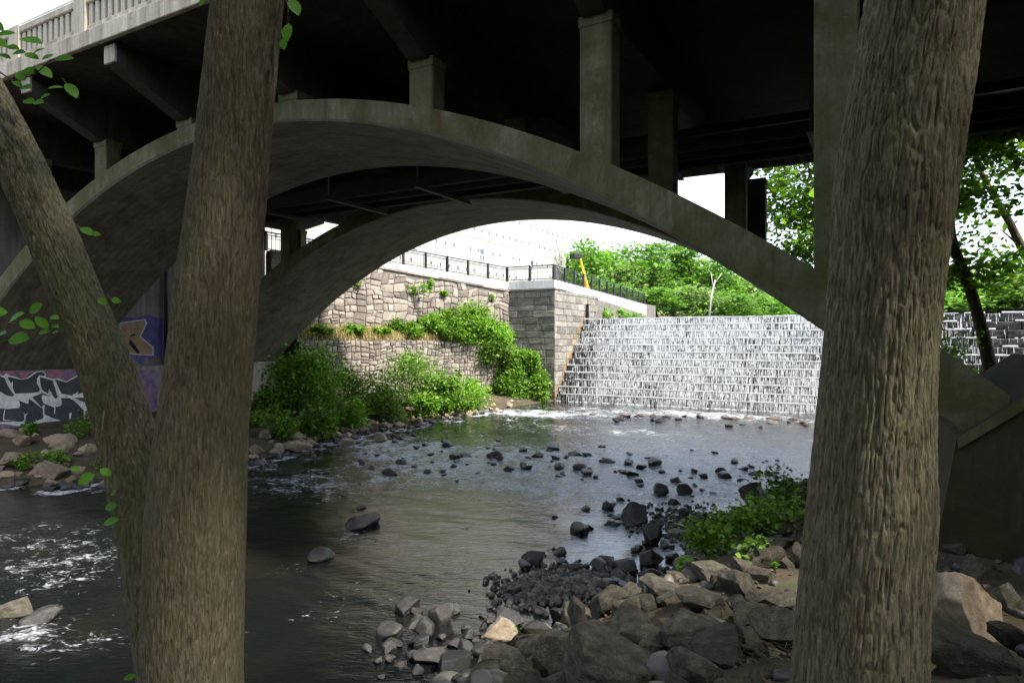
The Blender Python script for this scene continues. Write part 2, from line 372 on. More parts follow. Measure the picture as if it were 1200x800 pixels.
# river
wy = np.geomspace(5.5, 58, 440); wx = np.sinh(np.linspace(-math.asinh(52 / 9), math.asinh(36 / 9), 560)) * 9
WX, WY = np.meshgrid(wx, wy); wp, wq = (WX - CX) * E1[0] + (WY - CY) * E1[1], (WX - CX) * E2[0] + (WY - CY) * E2[1]
def blob(px, py, sx, sy, ):   # a fast shallow patch given around a photo pixel
    c = hit(px, py); return c
rap = np.zeros(WX.shape)
sxp, syp = 600 + F * WX / WY, HY + F * (CZ - .12) / WY       # picture position of each river point
def patch(cx, cy, rx, ry, a, tilt=0.0):
    dx, dy = sxp - cx, syp - cy; dy = dy - tilt * dx
    return a * np.exp(-((dx / rx) ** 2 + (dy / ry) ** 2))
for a in ((560, 542, 160, 26, 1.0, .10), (770, 562, 200, 34, 1.1, .06), (460, 525, 60, 10, .6, .1), (870, 570, 90, 12, .7, 0), (60, 625, 160, 36, .30, .05), (30, 680, 140, 46, .26, 0), (120, 655, 110, 36, .24, 0),
          (340, 655, 26, 18, .4, 0), (620, 487, 90, 4, .9, .05), (830, 489, 200, 5, .75, .05), (740, 502, 260, 20, .5, .04), (60, 745, 120, 25, .55, 0), (420, 700, 90, 25, .4, -.2), (340, 560, 80, 20, .5, 0), (420, 570, 120, 22, .4, 0), (830, 540, 130, 14, .55, 0)):
    rap += patch(*a)
rap = np.clip(rap, 0, 1) * sstep(33.6, 32.5, wq) + .0
nw = fbm(np.c_[wp.ravel() * .55, wq.ravel() * 1.3, 0 * wp.ravel()], 4, 9).reshape(WX.shape)
nw2 = fbm(np.c_[wp.ravel() * 2.2, wq.ravel() * 4.0, 0 * wp.ravel()], 3, 12).reshape(WX.shape)
WZ = water_z(WX, WY) + nw * (.018 + .05 * rap) + nw2 * (.006 + .05 * rap)
me = mesh_np('river_water', np.c_[WX.ravel(), WY.ravel(), WZ.ravel()], grid_faces(*WX.shape), WATER, True)
at = me.attributes.new('rapid', 'FLOAT', 'POINT'); at.data.foreach_set('value', rap.ravel().astype(np.float32)); RIVER_ME = me; RIVER_ROCKS = []
ob('river_water', me, kind='structure')
mb = MB(); mb.add([L(-5.8, 40.05, 6.6), L(60, 40.05, 6.6), L(160, 330, 6.6), L(-60, 330, 6.6)], [(0, 1, 2, 3)])
me = mb.mesh('reservoir_water', WATER); at = me.attributes.new('rapid', 'FLOAT', 'POINT'); ob('reservoir_water', me, kind='structure')

# ------------------------------------------------------------------ bridge
rng = random.Random(11)
br = empty('arch_bridge', L(0, 0, 0), ROT, label='concrete open-spandrel arch bridge on two wide ribs crossing the river', cat='bridge')
ZC, KS, T0, KT = 5.777 + CZ, .02615, .517, .02409
def arch(q0, q1):
    n = 72; ps = np.linspace(-17.2, 17.2, n + 1); V = []; Fs = []; mi = []; c = .05
    for p in ps:
        zs, zt = ZC - KS * p * p, ZC + T0 - KT * p * p
        V += [(p, q0, zs + c), (p, q0 + c, zs), (p, q1 - c, zs), (p, q1, zs + c), (p, q1, zt), (p, q0, zt)]
    for i in range(n):
        a, b = i * 6, i * 6 + 6
        for k in range(6):
            j = (k + 1) % 6; Fs.append((a + k, b + k, b + j, a + j)); mi.append(0 if k in (0, 1, 2) else 1)
    Fs += [(5, 4, 3, 2, 1, 0)[::-1], tuple(n * 6 + k for k in range(6))[::-1]]; mi += [0, 0]
    return mesh_py('arch_rib', V, Fs, [CONC_S, CONC_M], False, mi)
Q2, W1 = 10.707, 5.04
ob('arch_rib', arch(0, W1), br); ob('arch_rib', arch(Q2, Q2 + 5.3), br)
SLAB0, SLAB1 = 12.82, 13.18
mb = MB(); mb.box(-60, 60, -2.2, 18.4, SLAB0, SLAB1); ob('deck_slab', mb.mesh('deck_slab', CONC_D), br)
# near fascia edge strip of the slab, lighter
mb = MB(); mb.box(-60, 60, -2.34, -2.2, SLAB0 - .06, SLAB1 + .02, .02); ob('fascia', mb.mesh('fascia', CONC_F), br)
mb = MB(); mb.box(-60, 60, 18.4, 18.52, SLAB0 - .3, SLAB1 + .02, .02); ob('fascia', mb.mesh('fascia', CONC_F), br)
COLP = [14.88 - 4.26 * k for k in range(8)]
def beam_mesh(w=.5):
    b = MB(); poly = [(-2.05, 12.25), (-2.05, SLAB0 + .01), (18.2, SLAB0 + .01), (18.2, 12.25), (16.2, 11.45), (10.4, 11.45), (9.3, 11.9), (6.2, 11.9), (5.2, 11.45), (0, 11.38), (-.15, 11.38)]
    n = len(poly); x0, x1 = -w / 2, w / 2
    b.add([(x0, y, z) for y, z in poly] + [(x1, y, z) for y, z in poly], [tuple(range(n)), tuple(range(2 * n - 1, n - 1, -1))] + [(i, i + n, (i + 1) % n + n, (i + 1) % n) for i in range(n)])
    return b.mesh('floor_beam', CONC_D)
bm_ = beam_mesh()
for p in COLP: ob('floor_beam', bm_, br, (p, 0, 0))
for p in COLP:      # bracket ends under the footway, painted paler as their lit faces
    mb = MB(); mb.box(p - .24, p + .24, -2.13, -2.052, 12.26, SLAB0 - .08, .015); ob('bracket_lit_end', mb.mesh('bracket_lit_end', CONC_F), br)
for p in COLP:
    for q, dp in ((.0, 0), (W1 - .5, 0), (Q2 + .05, .75), (Q2 + 4.75, .75)):
        pp = p + dp; zt = ZC + T0 - KT * (abs(pp) + .34) ** 2
        if pp > 15.5: zt = 5.2
        if zt < 11.25:
            mb = MB(); mb.box(pp - .34, pp + .34, q + .01, q + .5, zt - .12, 11.40, .03); mb.box(pp - .36, pp + .36, q - .012, q + .522, 11.2, 11.42, .015)
            ob('spandrel_column', mb.mesh('spandrel_column', CONC_M), br)
# utility pipes and steel hung between the ribs
mb = MB(); mb.tube([(-19, 7.6, 10.95), (40, 7.6, 10.95)], .34, 16); ob('utility_pipe', mb.mesh('utility_pipe', STEEL_PIPE, True), br)
mb = MB(); mb.tube([(-19, 8.7, 10.9), (40, 8.7, 10.9)], .26, 16); ob('utility_pipe', mb.mesh('utility_pipe', STEEL_PIPE, True), br)
mb = MB(); mb.box(-19, 40, 9.25, 9.55, 10.55, 10.62); mb.box(-19, 40, 9.38, 9.42, 10.62, 11.2); mb.box(-19, 40, 9.25, 9.55, 11.2, 11.26); ob('steel_girder', mb.mesh('steel_girder', STEEL_PIPE), br)
for p in [14.0 - 4.26 * k for k in range(8)]:
    mb = MB(); mb.box(p - .09, p + .09, 6.6, 10.2, 10.40, 10.44); mb.box(p - .012, p + .012, 6.6, 10.2, 10.44, 10.56); mb.box(p - .03, p + .03, 6.68, 6.74, 10.44, 12.0); mb.box(p - .03, p + .03, 10.05, 10.11, 10.44, 12.0)
    ob('pipe_hanger', mb.mesh('pipe_hanger', STEEL_GRY), br)
# balustrades
def parapet(q, p0, p1, full):
    root = bpy.data.objects.new('parapet', None); finish(root, br)
    sgn = 1
    mb = MB(); mb.box(-60, 60, q - .13, q + .13, SLAB1 + .004, SLAB1 + .26, .02); ob('plinth', mb.mesh('plinth', CONC_F), root)
    mb = MB(); mb.box(-60, 60, q - .15, q + .15, SLAB1 + .84, SLAB1 + 1.06, .03); ob('top_rail', mb.mesh('top_rail', CONC_F), root)
    mb = MB(); mb.box(-60, 60, q - .01, q + .05, SLAB1 + .24, SLAB1 + .86); ob('gap_shade_panel', mb.mesh('gap_shade_panel', CONC_D), root)  # added dark sheet standing in for the shade between balusters
    b = MB(); b.box(-.085, .085, -.10, .06, SLAB1 + .25, SLAB1 + .85, .015); bme = b.mesh('baluster', CONC_F)
    b = MB(); b.box(-.3, .3, -.17, .17, SLAB1 + .01, SLAB1 + 1.11, .03); pme = b.mesh('parapet_post', CONC_F)
    p = p0; k = 0
    while p < p1:
        if k % 11 == 0: ob('parapet_post', pme, root, (p + .15, q, 0)); p += .58
        else: ob('baluster', bme, root, (p, q, 0)); p += .29
        k += 1
    if full:
        b = MB(); b.tube([(-60, q + .1, SLAB1 + 1.32), (60, q + .1, SLAB1 + 1.32)], .035, 8)
        for pp in np.arange(-58, 58, 3.3): b.tube([(pp, q + .1, SLAB1 + 1.0), (pp, q + .1, SLAB1 + 1.32)], .02, 6)
        ob('hand_rail', b.mesh('hand_rail', WHITE_PNT, True), root)
parapet(-2.05, -14, 6, True)
parapet(18.25, 8, 22, False)
# left abutment
ab = bpy.data.objects.new('abutment', None); finish(ab, br)
PF, ZSP = -16.35, CZ - 1.33
mb = MB(); mb.box(-20.5, PF, -.5, 16.6, -.6, ZSP, .04); ob('pedestal_wall', mb.mesh('pedestal_wall', CONC), ab)
mb = MB(); mb.box(-21.5, -18.2, -2.2, 16.62, -.5, SLAB0 - .004); ob('back_wall', mb.mesh('back_wall', CONC), ab)
mb = MB(); mb.box(-22.5, -18.9, -16, -2.25, -.5, 9.5, .05); ob('wing_wall', mb.mesh('wing_wall', CONC), ab)
# right abutment: skewback block under the rib, from its outline on the front plane
rb = bpy.data.objects.new('abutment', None); finish(rb, br)
def skewback(q0, q1, zmax=99):
    pts = [on_q(1121, 513, -.15), on_q(1268, 424, -.15)]; x1, z1 = pts[1]
    if z1 > zmax: f_ = (zmax - pts[0][1]) / (z1 - pts[0][1]); x1 = pts[0][0] + (x1 - pts[0][0]) * f_; z1 = zmax
    poly = [pts[0], on_q(1095, 655, -.15), (on_q(1090, 655, -.15)[0] - .05, .2), (21.5, .2), (21.5, z1), (x1, z1)]
    b = MB(); n = len(poly); b.add([(x, q0, z) for x, z in poly] + [(x, q1, z) for x, z in poly], [tuple(range(n)), tuple(range(2 * n - 1, n - 1, -1))] + [(i, i + n, (i + 1) % n + n, (i + 1) % n) for i in range(n)])
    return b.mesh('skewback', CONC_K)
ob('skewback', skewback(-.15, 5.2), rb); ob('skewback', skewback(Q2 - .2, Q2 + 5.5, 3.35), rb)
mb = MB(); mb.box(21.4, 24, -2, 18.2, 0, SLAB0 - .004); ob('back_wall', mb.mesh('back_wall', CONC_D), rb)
mb = MB(); (sx0, sz0), (sx1, sz1) = on_q(1121.5, 513.5, -.15), on_q(1260, 429.5, -.15)      # pale rim of the skewback
mb.add([(sx0, -.19, sz0), (sx1, -.19, sz1), (sx1 + .05, -.19, sz1 - .13), (sx0 + .02, -.19, sz0 - .15), (sx0, -.15, sz0), (sx1, -.15, sz1), (sx1 + .05, -.15, sz1 - .13), (sx0 + .02, -.15, sz0 - .15)],
       [(3, 2, 1, 0), (0, 1, 5, 4), (2, 3, 7, 6), (1, 2, 6, 5), (3, 0, 4, 7)]); ob('rim', mb.mesh('rim', CONC_M), rb)

# graffiti: painted shapes lying on the concrete
def paint(polys, plane_p, mat, name, lift, parent):
    for poly in polys:
      b = MB(); pts = [on_p(x, y, plane_p) for x, y in poly]
      b.add([(plane_p + lift, q, z) for q, z in pts], [tuple(range(len(pts)))])
      paint1(b, name, mat, parent)
def paint1(b, name, mat, parent):
    me = b.mesh(name, mat); bmm = bmesh.new(); bmm.from_mesh(me); bmesh.ops.triangulate(bmm, faces=bmm.faces[:])
    for f in bmm.faces:
        if f.normal.x < 0: f.normal_flip()
    bmm.to_mesh(me); bmm.free(); return ob(name, me, parent)
def z8(s, ox=0, oy=410, k=8.0): return [(ox + float(a.split(',')[0]) / k, oy + float(a.split(',')[1]) / k) for a in s.split()]
gp = PF
paint([z8("-300,190 60,195 250,188 420,192 730,185 900,190 1100,190 1480,190 1480,760 1250,740 900,640 800,660 640,690 300,770 60,780 -300,770")], gp, P_PURPLE, 'graffiti_background', .003, ab)
paint([z8("430,195 580,190 570,270 470,250"), z8("0,205 120,190 160,240 60,220"), z8("180,215 300,200 250,250 190,262"), z8("0,490 130,545 40,545 0,530"), z8("795,575 860,560 840,650 795,640"), z8("330,700 520,680 470,725 380,740"), z8("740,410 790,395 800,430 760,430")], gp, P_PINK, 'graffiti_fill', .006, ab)
paint([z8("-260,230 0,232 30,240 60,215 80,235 140,250 190,268 250,262 330,205 400,190 432,225 420,250 495,270 540,262 620,295 720,238 800,230 850,350 800,395 805,440 830,560 795,570 793,652 655,668 610,688 420,672 240,715 190,715 30,690 -260,700"),
       z8("1000,430 1080,380 1180,380 1240,430 1260,560 1200,680 1120,650 1040,570")], gp, P_WHITE, 'graffiti_outline', .009, ab)
paint([z8("80,250 185,274 262,268 340,212 395,202 420,225 415,242 365,236 345,270 345,310 375,370 360,392 300,402 140,408 100,310 72,262"),
       z8("-255,240 0,245 40,262 70,330 130,420 118,438 30,420 0,395 -255,400"), z8("372,250 490,285 545,430 520,460 470,400 460,360 450,410 390,370 375,300"),
       z8("515,275 620,302 725,248 800,245 840,350 780,395 690,430 640,420 575,410 560,380"), z8("150,462 262,505 272,455 400,550 405,640 230,702 236,600 160,560 188,520 180,480"),
       z8("-255,500 0,545 45,548 30,600 26,660 190,672 225,664 -255,690"), z8("48,552 170,545 180,565 228,600 225,660 195,668 36,650"),
       z8("300,440 400,402 480,435 400,420 388,450 410,500 500,535 560,528 580,500 570,450 650,450 690,470 782,562 785,640 660,660 600,668 500,640 415,600 415,515 385,535"), z8("700,445 800,445 815,500 740,470"),
       z8("1050,470 1090,420 1160,420 1210,460 1140,440 1090,470 1080,540 1130,620 1060,560"), z8("1110,500 1190,470 1235,540 1190,640 1150,620")], gp, P_DARK, 'graffiti_letter', .012, ab)
paint([z8("388,425 480,435 490,470 555,490 575,515 520,530 440,500"), z8("455,365 490,410 470,410"), z8("675,420 735,392 725,415 690,432"), z8("500,290 560,415 535,430"), z8("0,440 180,510 180,540 140,545 0,480"), z8("95,310 120,295 118,370"), z8("505,535 520,535 512,600 505,600"), z8("648,590 670,588 658,665 650,665"), z8("400,520 418,512 410,580"), z8("232,605 262,590 240,612 238,690"), z8("0,390 70,430 30,420 0,405")], gp, P_WHITE, 'graffiti_highlight', .015, ab)
k5 = lambda s: z8(s, 120, 350, 5.33)
paint([k5("100,110 200,120 280,100 390,130 390,350 300,380 240,370 250,400 235,410 180,360 120,350")], -18.2, P_BLUE, 'graffiti_background', .003, ab)
paint([k5("105,150 270,125 280,150 240,235 320,300 320,355 200,350 120,330")], -18.2, P_WHITE, 'graffiti_outline', .006, ab)
paint([k5("110,156 262,133 270,152 230,238 310,304 310,350 200,343 125,325")], -18.2, P_TAN, 'graffiti_fill', .009, ab)
paint([k5("170,255 185,265 235,335 215,340 165,280"), k5("175,225 205,218 205,228 175,235")], -18.2, P_BLACK, 'graffiti_letter', .012, ab)
q_, _ = on_p(195, 400, -18.0); mb = MB(); mb.tube([(-18.05, q_, ZSP), (-18.05, q_, 11.5)], .09, 10); ob('drain_pipe', mb.mesh('drain_pipe', STEEL_BLK, True), br)

# ------------------------------------------------------------------ masonry
def block_mesh(name, lx, lz, dy, mat, seed, rough=.02, nx=3, nz=2):
    """rock faced block: front at y=0 facing -y, x in 0..lx, z in 0..lz"""
    r = np.random.default_rng(seed); c = min(.035, lz * .12); V = []; Fs = []
    xs = np.linspace(c, lx - c, nx + 1); zs = np.linspace(c, lz - c, nz + 1)
    for z in zs:
        for x in xs: V.append((x, -.0 - r.random() * rough, z))
    for j in range(nz):
        for i in range(nx): a = j * (nx + 1) + i; Fs.append((a, a + 1, a + nx + 2, a + nx + 1))
    rim = [j * 0 + i for i in range(nx + 1)] + [(j + 1) * (nx + 1) - 1 for j in range(1, nz + 1)] + [nz * (nx + 1) + i for i in range(nx - 1, -1, -1)] + [j * (nx + 1) for j in range(nz - 1, 0, -1)]
    b = len(V)
    for k in rim:
        x, y, z = V[k]; V.append((0 if x <= c else lx if x >= lx - c - 1e-6 else x, .03, 0 if z <= c else lz if z >= lz - c - 1e-6 else z))
    b2 = len(V)
    for k in range(len(rim)): x, y, z = V[b + k]; V.append((x, dy, z))
    m = len(rim)
    for k in range(m):
        k2 = (k + 1) % m; Fs.append((rim[k], b + k, b + k2, rim[k2])); Fs.append((b + k, b2 + k, b2 + k2, b + k2))
    return mesh_py(name, V, Fs, mat)
def dressed(parent, A, B, z0, z1, ch, lrange, mat, seed, dy=.3, ztop=None, cut=None, name='stone'):
    """courses of dressed blocks from A to B (local p,q), outward side on the right of A->B"""
    r = random.Random(seed); A = Vector((*A, 0)); B = Vector((*B, 0)); Ln = (B - A).length; ang = math.atan2(B.y - A.y, B.x - A.x); t = (B - A).normalized()
    k = 0; z = z0
    while z < z1 - .05:
        h = min(ch * r.uniform(.85, 1.15), z1 - z); s = 0.0; first = True
        while s < Ln - .02:
            l = r.uniform(*lrange) * (.5 if first and k % 2 else 1); first = False
            if Ln - s - l < .35: l = Ln - s
            mm = mat
            ok = True
            if cut: ok, mm = cut(s + l / 2, z + h / 2, mat)
            if ok:
                pos = A + t * s + Vector((0, 0, z)); pr = r.uniform(-.012, .025); nrm = Vector((t.y, -t.x, 0))
                ob(name, block_mesh('stone', l - .025, h - .022, dy, mm, r.randrange(10 ** 6)), parent, pos + nrm * pr, (0, 0, ang))
            s += l
        z += h; k += 1
def rubble(parent, A, B, zb, zt, cell, mat, seed, depth=.22):
    """irregular rubble masonry: warped courses split at random; each stone its own chamfered polygon"""
    r = random.Random(seed); A = Vector((*A, 0)); B = Vector((*B, 0)); Ln = (B - A).length; t = (B - A).normalized(); nrm = Vector((t.y, -t.x, 0))
    rects = []
    def split(s0, s1, v0, v1):
        w_, h_ = s1 - s0, v1 - v0; tgt = cell * r.uniform(.75, 1.7)
        if (w_ > h_ * 1.45 and w_ > tgt) or w_ > 2.2: m = s0 + w_ * r.uniform(.36, .64); split(s0, m, v0, v1); split(m, s1, v0, v1)
        elif h_ > tgt * .68: m = v0 + h_ * r.uniform(.38, .62); split(s0, s1, v0, m); split(s0, s1, m, v1)
        else: rects.append((s0, s1, v0, v1))
    H = max(zt(0) - zb(0), zt(Ln) - zb(Ln)); nseg = max(1, int(Ln / 3.1)); bnd = [Ln * i / nseg for i in range(nseg + 1)]
    for i in range(nseg): split(bnd[i], bnd[i + 1], 0, H)
    cs = []
    for s0, s1, v0, v1 in rects:
        g = .022; c = min(s1 - s0, v1 - v0) * .2; s0 += g; s1 -= g; v0 += g; v1 -= g
        ring = [(s0 + c * r.random(), v0), (s1 - c * r.random(), v0), (s1, v0 + c * r.random()), (s1, v1 - c * r.random()), (s1 - c * r.random(), v1), (s0 + c * r.random(), v1), (s0, v1 - c * r.random()), (s0, v0 + c * r.random())]
        cs.append(ring)
    allp = np.array([q for ring in cs for q in ring]); wr = np.c_[allp * 1.5, 0 * allp[:, :1]]
    d1 = (vnoise(wr, seed) * .22 + vnoise(wr * .45, seed + 2) * .3) * cell; d2 = (vnoise(wr, seed + 5) * .2 + vnoise(wr * .4, seed + 6) * .45) * cell
    allp = allp + np.c_[d1, d2]; k = 0
    for ring in cs:
        pts = allp[k:k + len(ring)]; k += len(ring)
        s_, v_ = pts.mean(0); lo, hi = zb(s_), zt(s_)
        if v_ > hi - lo - cell * .15: continue
        out = r.uniform(.02, .07); V = []
        c0 = np.array([s_, v_])
        for f_, o_ in ((.82, out), (1, out * .45), (1, -depth)):
            for q in pts:
                e = c0 + (q - c0) * f_; V.append(A + t * float(np.clip(e[0], 0, Ln)) + nrm * o_ + Vector((0, 0, lo + min(e[1], hi - lo))))
        n = len(pts); V.append(A + t * float(s_) + nrm * (out + r.uniform(.0, .025)) + Vector((0, 0, lo + v_)))
        Fs = [(3 * n, i, (i + 1) % n) for i in range(n)] + [(i, i + n, (i + 1) % n + n, (i + 1) % n) for i in range(n)] + [(i + n, i + 2 * n, (i + 1) % n + 2 * n, (i + 1) % n + n) for i in range(n)]
        ob('stone', mesh_py('stone', V, Fs, mat), parent)
def wall_core(name, parent, A, B, zb, zt, th, mat, n=8):
    A = Vector((*A, 0)); B = Vector((*B, 0)); Ln = (B - A).length; t = (B - A).normalized(); nr = Vector((t.y, -t.x, 0)); V = []; Fs = []
    for i in range(n + 1):
        s = Ln * i / n; c = A + t * s
        for o_, z in ((-.02, zb(s)), (-.02, zt(s)), (-th, zt(s)), (-th, zb(s))): V.append(c + nr * o_ + Vector((0, 0, z)))
    for i in range(n):
        for k in range(4): Fs.append((i * 4 + k, i * 4 + (k + 1) % 4, i * 4 + 4 + (k + 1) % 4, i * 4 + 4 + k)[::-1])
    Fs += [(0, 1, 2, 3)[::-1], tuple(n * 4 + k for k in range(4))]
    return ob(name, mesh_py(name, V, Fs, mat), parent)
# upper rubble retaining wall (faces the river, +p)
UA, UB = (-9.8, 33.35), (-16.6, 15.7)
uw = empty('retaining_wall', L(0, 0, 0), ROT, label='tall rubble granite retaining wall below the railing beside the mill', cat='wall')
uzt = lambda s: 8.78 + 1.0 * min(s / 11, 1.5)
uzb = lambda s: 4.6
UA2, UB2 = UB, UA     # outward is the right hand side of A->B : go from B to A reversed
ULn = math.dist(UA, UB)
def rev(f, Ln): return lambda s: f(Ln - s)
wall_core('mortar', uw, UB, UA, rev(lambda s: 3.0, ULn), rev(uzt, ULn), .9, MORTAR)
rubble(uw, UB, UA, rev(uzb, ULn), rev(uzt, ULn), .74, STONE_WALL, 21)
mb = MB()     # flat cap stones
for i in range(14):
    s0, s1 = ULn * i / 14 + .01, ULn * (i + 1) / 14 - .01; tt = (Vector(UA) - Vector(UB)).normalized(); a = Vector(UB) + tt * s0; b = Vector(UB) + tt * s1; n2 = Vector((tt.y, -tt.x))
    za, zb_ = uzt(ULn - s0), uzt(ULn - s1); V = []
    for c, z in ((a, za), (b, zb_)):
        for o_, dz in ((.09, .004), (.09, .16), (-.85, .16), (-.85, .004)): V.append((c.x + n2.x * o_, c.y + n2.y * o_, z + dz))
    m1 = MB(); m1.add(V, [(0, 1, 2, 3)[::-1], (4, 5, 6, 7)] + [(k, (k + 1) % 4, (k + 1) % 4 + 4, k + 4)[::-1] for k in range(4)]); ob('cap_stone', m1.mesh('cap_stone', STONE_WALL), uw)
# lower rubble wall
LA, LB = (-14.9, 16.35), (-8.4, 31.0)
lw = empty('retaining_wall', L(0, 0, 0), ROT, label='low rubble stone wall half hidden by bushes below the grassy terrace', cat='wall')
lzt = lambda s: 4.95 - .6 * sstep(9, 16, s)
lzb = lambda s: 1.2
LLn = math.dist(LA, LB)
wall_core('mortar', lw, LA, LB, lambda s: .2, lzt, .6, MORTAR)
rubble(lw, LA, LB, lzb, lzt, .46, STONE_WALL, 33)
mb = MB(); mb.box(-.35, .0, 0, .7, .5, 4.9)
# terrace between the two walls, falling to the pier foot
V = []; Fs = []; nT = 40
for i in range(nT + 1):
    f = i / nT; a = Vector(LA).lerp(Vector(LB), f * 1.0); b = Vector(UB).lerp(Vector(UA), f)
    if f > .9: a = Vector(LA).lerp(Vector(LB), f)
    for j in range(9):
        g = j / 8; c = a.lerp(b, g); z = (4.9 - .6 * float(sstep(.55, 1, f)) * (1 - g)) * (1 - g) + (5.9 - .4 * f) * g
        V.append((c.x - .03 * (1 - g), c.y, z + .12 * float(fbm([[c.x * 1.3, c.y * 1.3, 2]], 3)[0]) * math.sin(g * math.pi)))
for i in range(nT):
    for j in range(8): a = i * 9 + j; Fs.append((a, a + 1, a + 10, a + 9)[::-1])
ob('terrace_ground', mesh_py('terrace_ground', V, Fs, SOIL, True), None, L(0, 0, 0), (0, 0, ROT), kind='structure')
V = []; Fs = []      # sloping end of the terrace, down to the pier
for i in range(13):
    for j in range(9):
        f, g = i / 12, j / 8; a = Vector(LB).lerp(Vector((-6.0, 32.6)), f); b = Vector((-9.6, 33.0)).lerp(Vector((-6.4, 33.0)), f); c = a.lerp(b, g)
        z = (4.3 * (1 - g) + 5.5 * g) * (1 - f) ** 1.1 + .35 * f; V.append((c.x, c.y, z + .1 * float(fbm([[c.x * 1.5, c.y * 1.5, 5]], 3)[0])))
for i in range(12):
    for j in range(8): a = i * 9 + j; Fs.append((a, a + 1, a + 10, a + 9)[::-1])
for i in range(12): pass
ob('terrace_slope', mesh_py('terrace_slope', V, Fs, SOIL, True), None, L(0, 0, 0), (0, 0, ROT), kind='structure')

# granite pier beside the dam
pier = empty('stone_pier', L(0, 0, 0), ROT, label='squared grey granite pier standing at the near end of the waterfall', cat='pier')
PZ = 8.8; PP, PQ = -5.8, 33.3
mb = MB(); mb.box(PP - 4.6, PP - .03, PQ + .03, 60, .0, PZ - .02); ob('mortar', mb.mesh('mortar', MORTAR), pier)
dressed(pier, (PP - 4.05, PQ), (PP, PQ), .1, PZ, .5, (.9, 1.7), STONE_PIER, 41)
def cutp(s, z, m):
    zd = .3 + .53 * (s / .5)      # the dam profile rises along this face
    if z < zd - 1.2: return False, m
    return True, (STONE_RUST if zd - 1.2 <= z < zd + .75 and z < 6.9 else m)
dressed(pier, (PP, PQ), (PP, 56), .1, PZ - .0, .5, (.9, 1.6), STONE_PIER, 43, cut=cutp)
mb = MB(); mb.box(PP - 4.3, PP + .08, PQ - .08, PQ + .9, PZ + .004, PZ + .16, .02); ob('cap_course', mb.mesh('cap_course', STONE_PIER), pier)
cop = empty('parapet_wall', L(0, 0, 0), ROT, label='low white concrete parapet wall capping the granite pier and upper wall', cat='wall')
def ribbon_wall(pts, th, name, mat, parent):   # pts: (p,q,zb,zt)
    V = []; Fs = []; n = len(pts)
    for i, (p, q, a, b) in enumerate(pts):
        t = (Vector(pts[min(i + 1, n - 1)][:2]) - Vector(pts[max(i - 1, 0)][:2])).normalized(); nr = Vector((-t.y, t.x)) * th
        V += [(p, q, a), (p, q, b), (p + nr.x, q + nr.y, b), (p + nr.x, q + nr.y, a)]
    for i in range(n - 1):
        for k in range(4): Fs.append((i * 4 + k, i * 4 + (k + 1) % 4, i * 4 + 4 + (k + 1) % 4, i * 4 + 4 + k)[::-1])
    Fs += [(3, 2, 1, 0)[::-1], tuple((n - 1) * 4 + k for k in range(4))]
    return ob(name, mesh_py(name, V, Fs, mat), parent)
uq = lambda q: -9.8 + (q - 33.35) * (6.8 / 17.65)
ribbon_wall([(uq(22.8) - .1, 22.8, uzt(11.2) + .164, 10.35), (uq(28) - .1, 28, uzt(5.7) + .164, 9.95), (-9.9, 33.2, 8.97, 9.55)], .3, 'wall_face', CONC_W, cop)
ribbon_wall([(-9.86, 33.28, 8.968, 9.56), (PP - .02, 33.28, 8.968, 9.56)], .3, 'wall_face', CONC_W, cop)
ribbon_wall([(PP - .02, 33.6, 8.966, 9.55), (PP - .02, 45, 8.4, 9.15), (PP - .02, 56.5, 7.6, 8.7)], .3, 'wall_face', CONC_W, cop)
def fence(pts, label, h=1.15, spacing=1.9, group='black railings on the walls'):
    root = empty('railing', L(0, 0, 0), ROT, label=label, cat='railing')
    pk = MB(); rl = [MB(), MB(), MB()]
    for (a, b) in zip(pts[:-1], pts[1:]):
        a, b = Vector(a), Vector(b); ln = (b - a).length; n = max(1, round(ln / spacing))
        for k, zz in enumerate((h, h - .17, .12)): rl[k].tube([a + Vector((0, 0, zz)), b + Vector((0, 0, zz))], .045 if k == 0 else .03, 6)
        for i in range(n + 1):
            c = a.lerp(b, i / n); m_ = MB(); m_.box(c.x - .07, c.x + .07, c.y - .07, c.y + .07, c.z + .004, c.z + h + .06); ob('post', m_.mesh('post', FENCE_BLK), root)
        for i in range(int(ln / .24)):
            c = a.lerp(b, (i + .5) / int(ln / .24)); pk.tube([c + Vector((0, 0, .12)), c + Vector((0, 0, h - .17))], .013, 4, False)
    for m_ in rl: ob('rail', m_.mesh('rail', FENCE_BLK), root)
    ob('pickets', pk.mesh('pickets', FENCE_BLK), root, kind='stuff')
fence([(uq(22.8) - .25, 22.8, 10.35), (uq(28) - .25, 28, 9.95), (-10.0, 33.3, 9.56), (PP - .17, 33.43, 9.56)], 'black metal railing on the white parapet above the rubble wall')
fence([(PP - .17, 33.65, 9.55), (PP - .17, 45, 9.15), (PP - .17, 56.3, 8.7)], 'black metal railing running upstream beyond the dam crest')
fence([(uq(15.8) - .6, 15.8, uzt(18.9) + .16), (uq(22.4) - .6, 22.4, uzt(11.7) + .16)], 'black railing at the wall top under the bridge end')

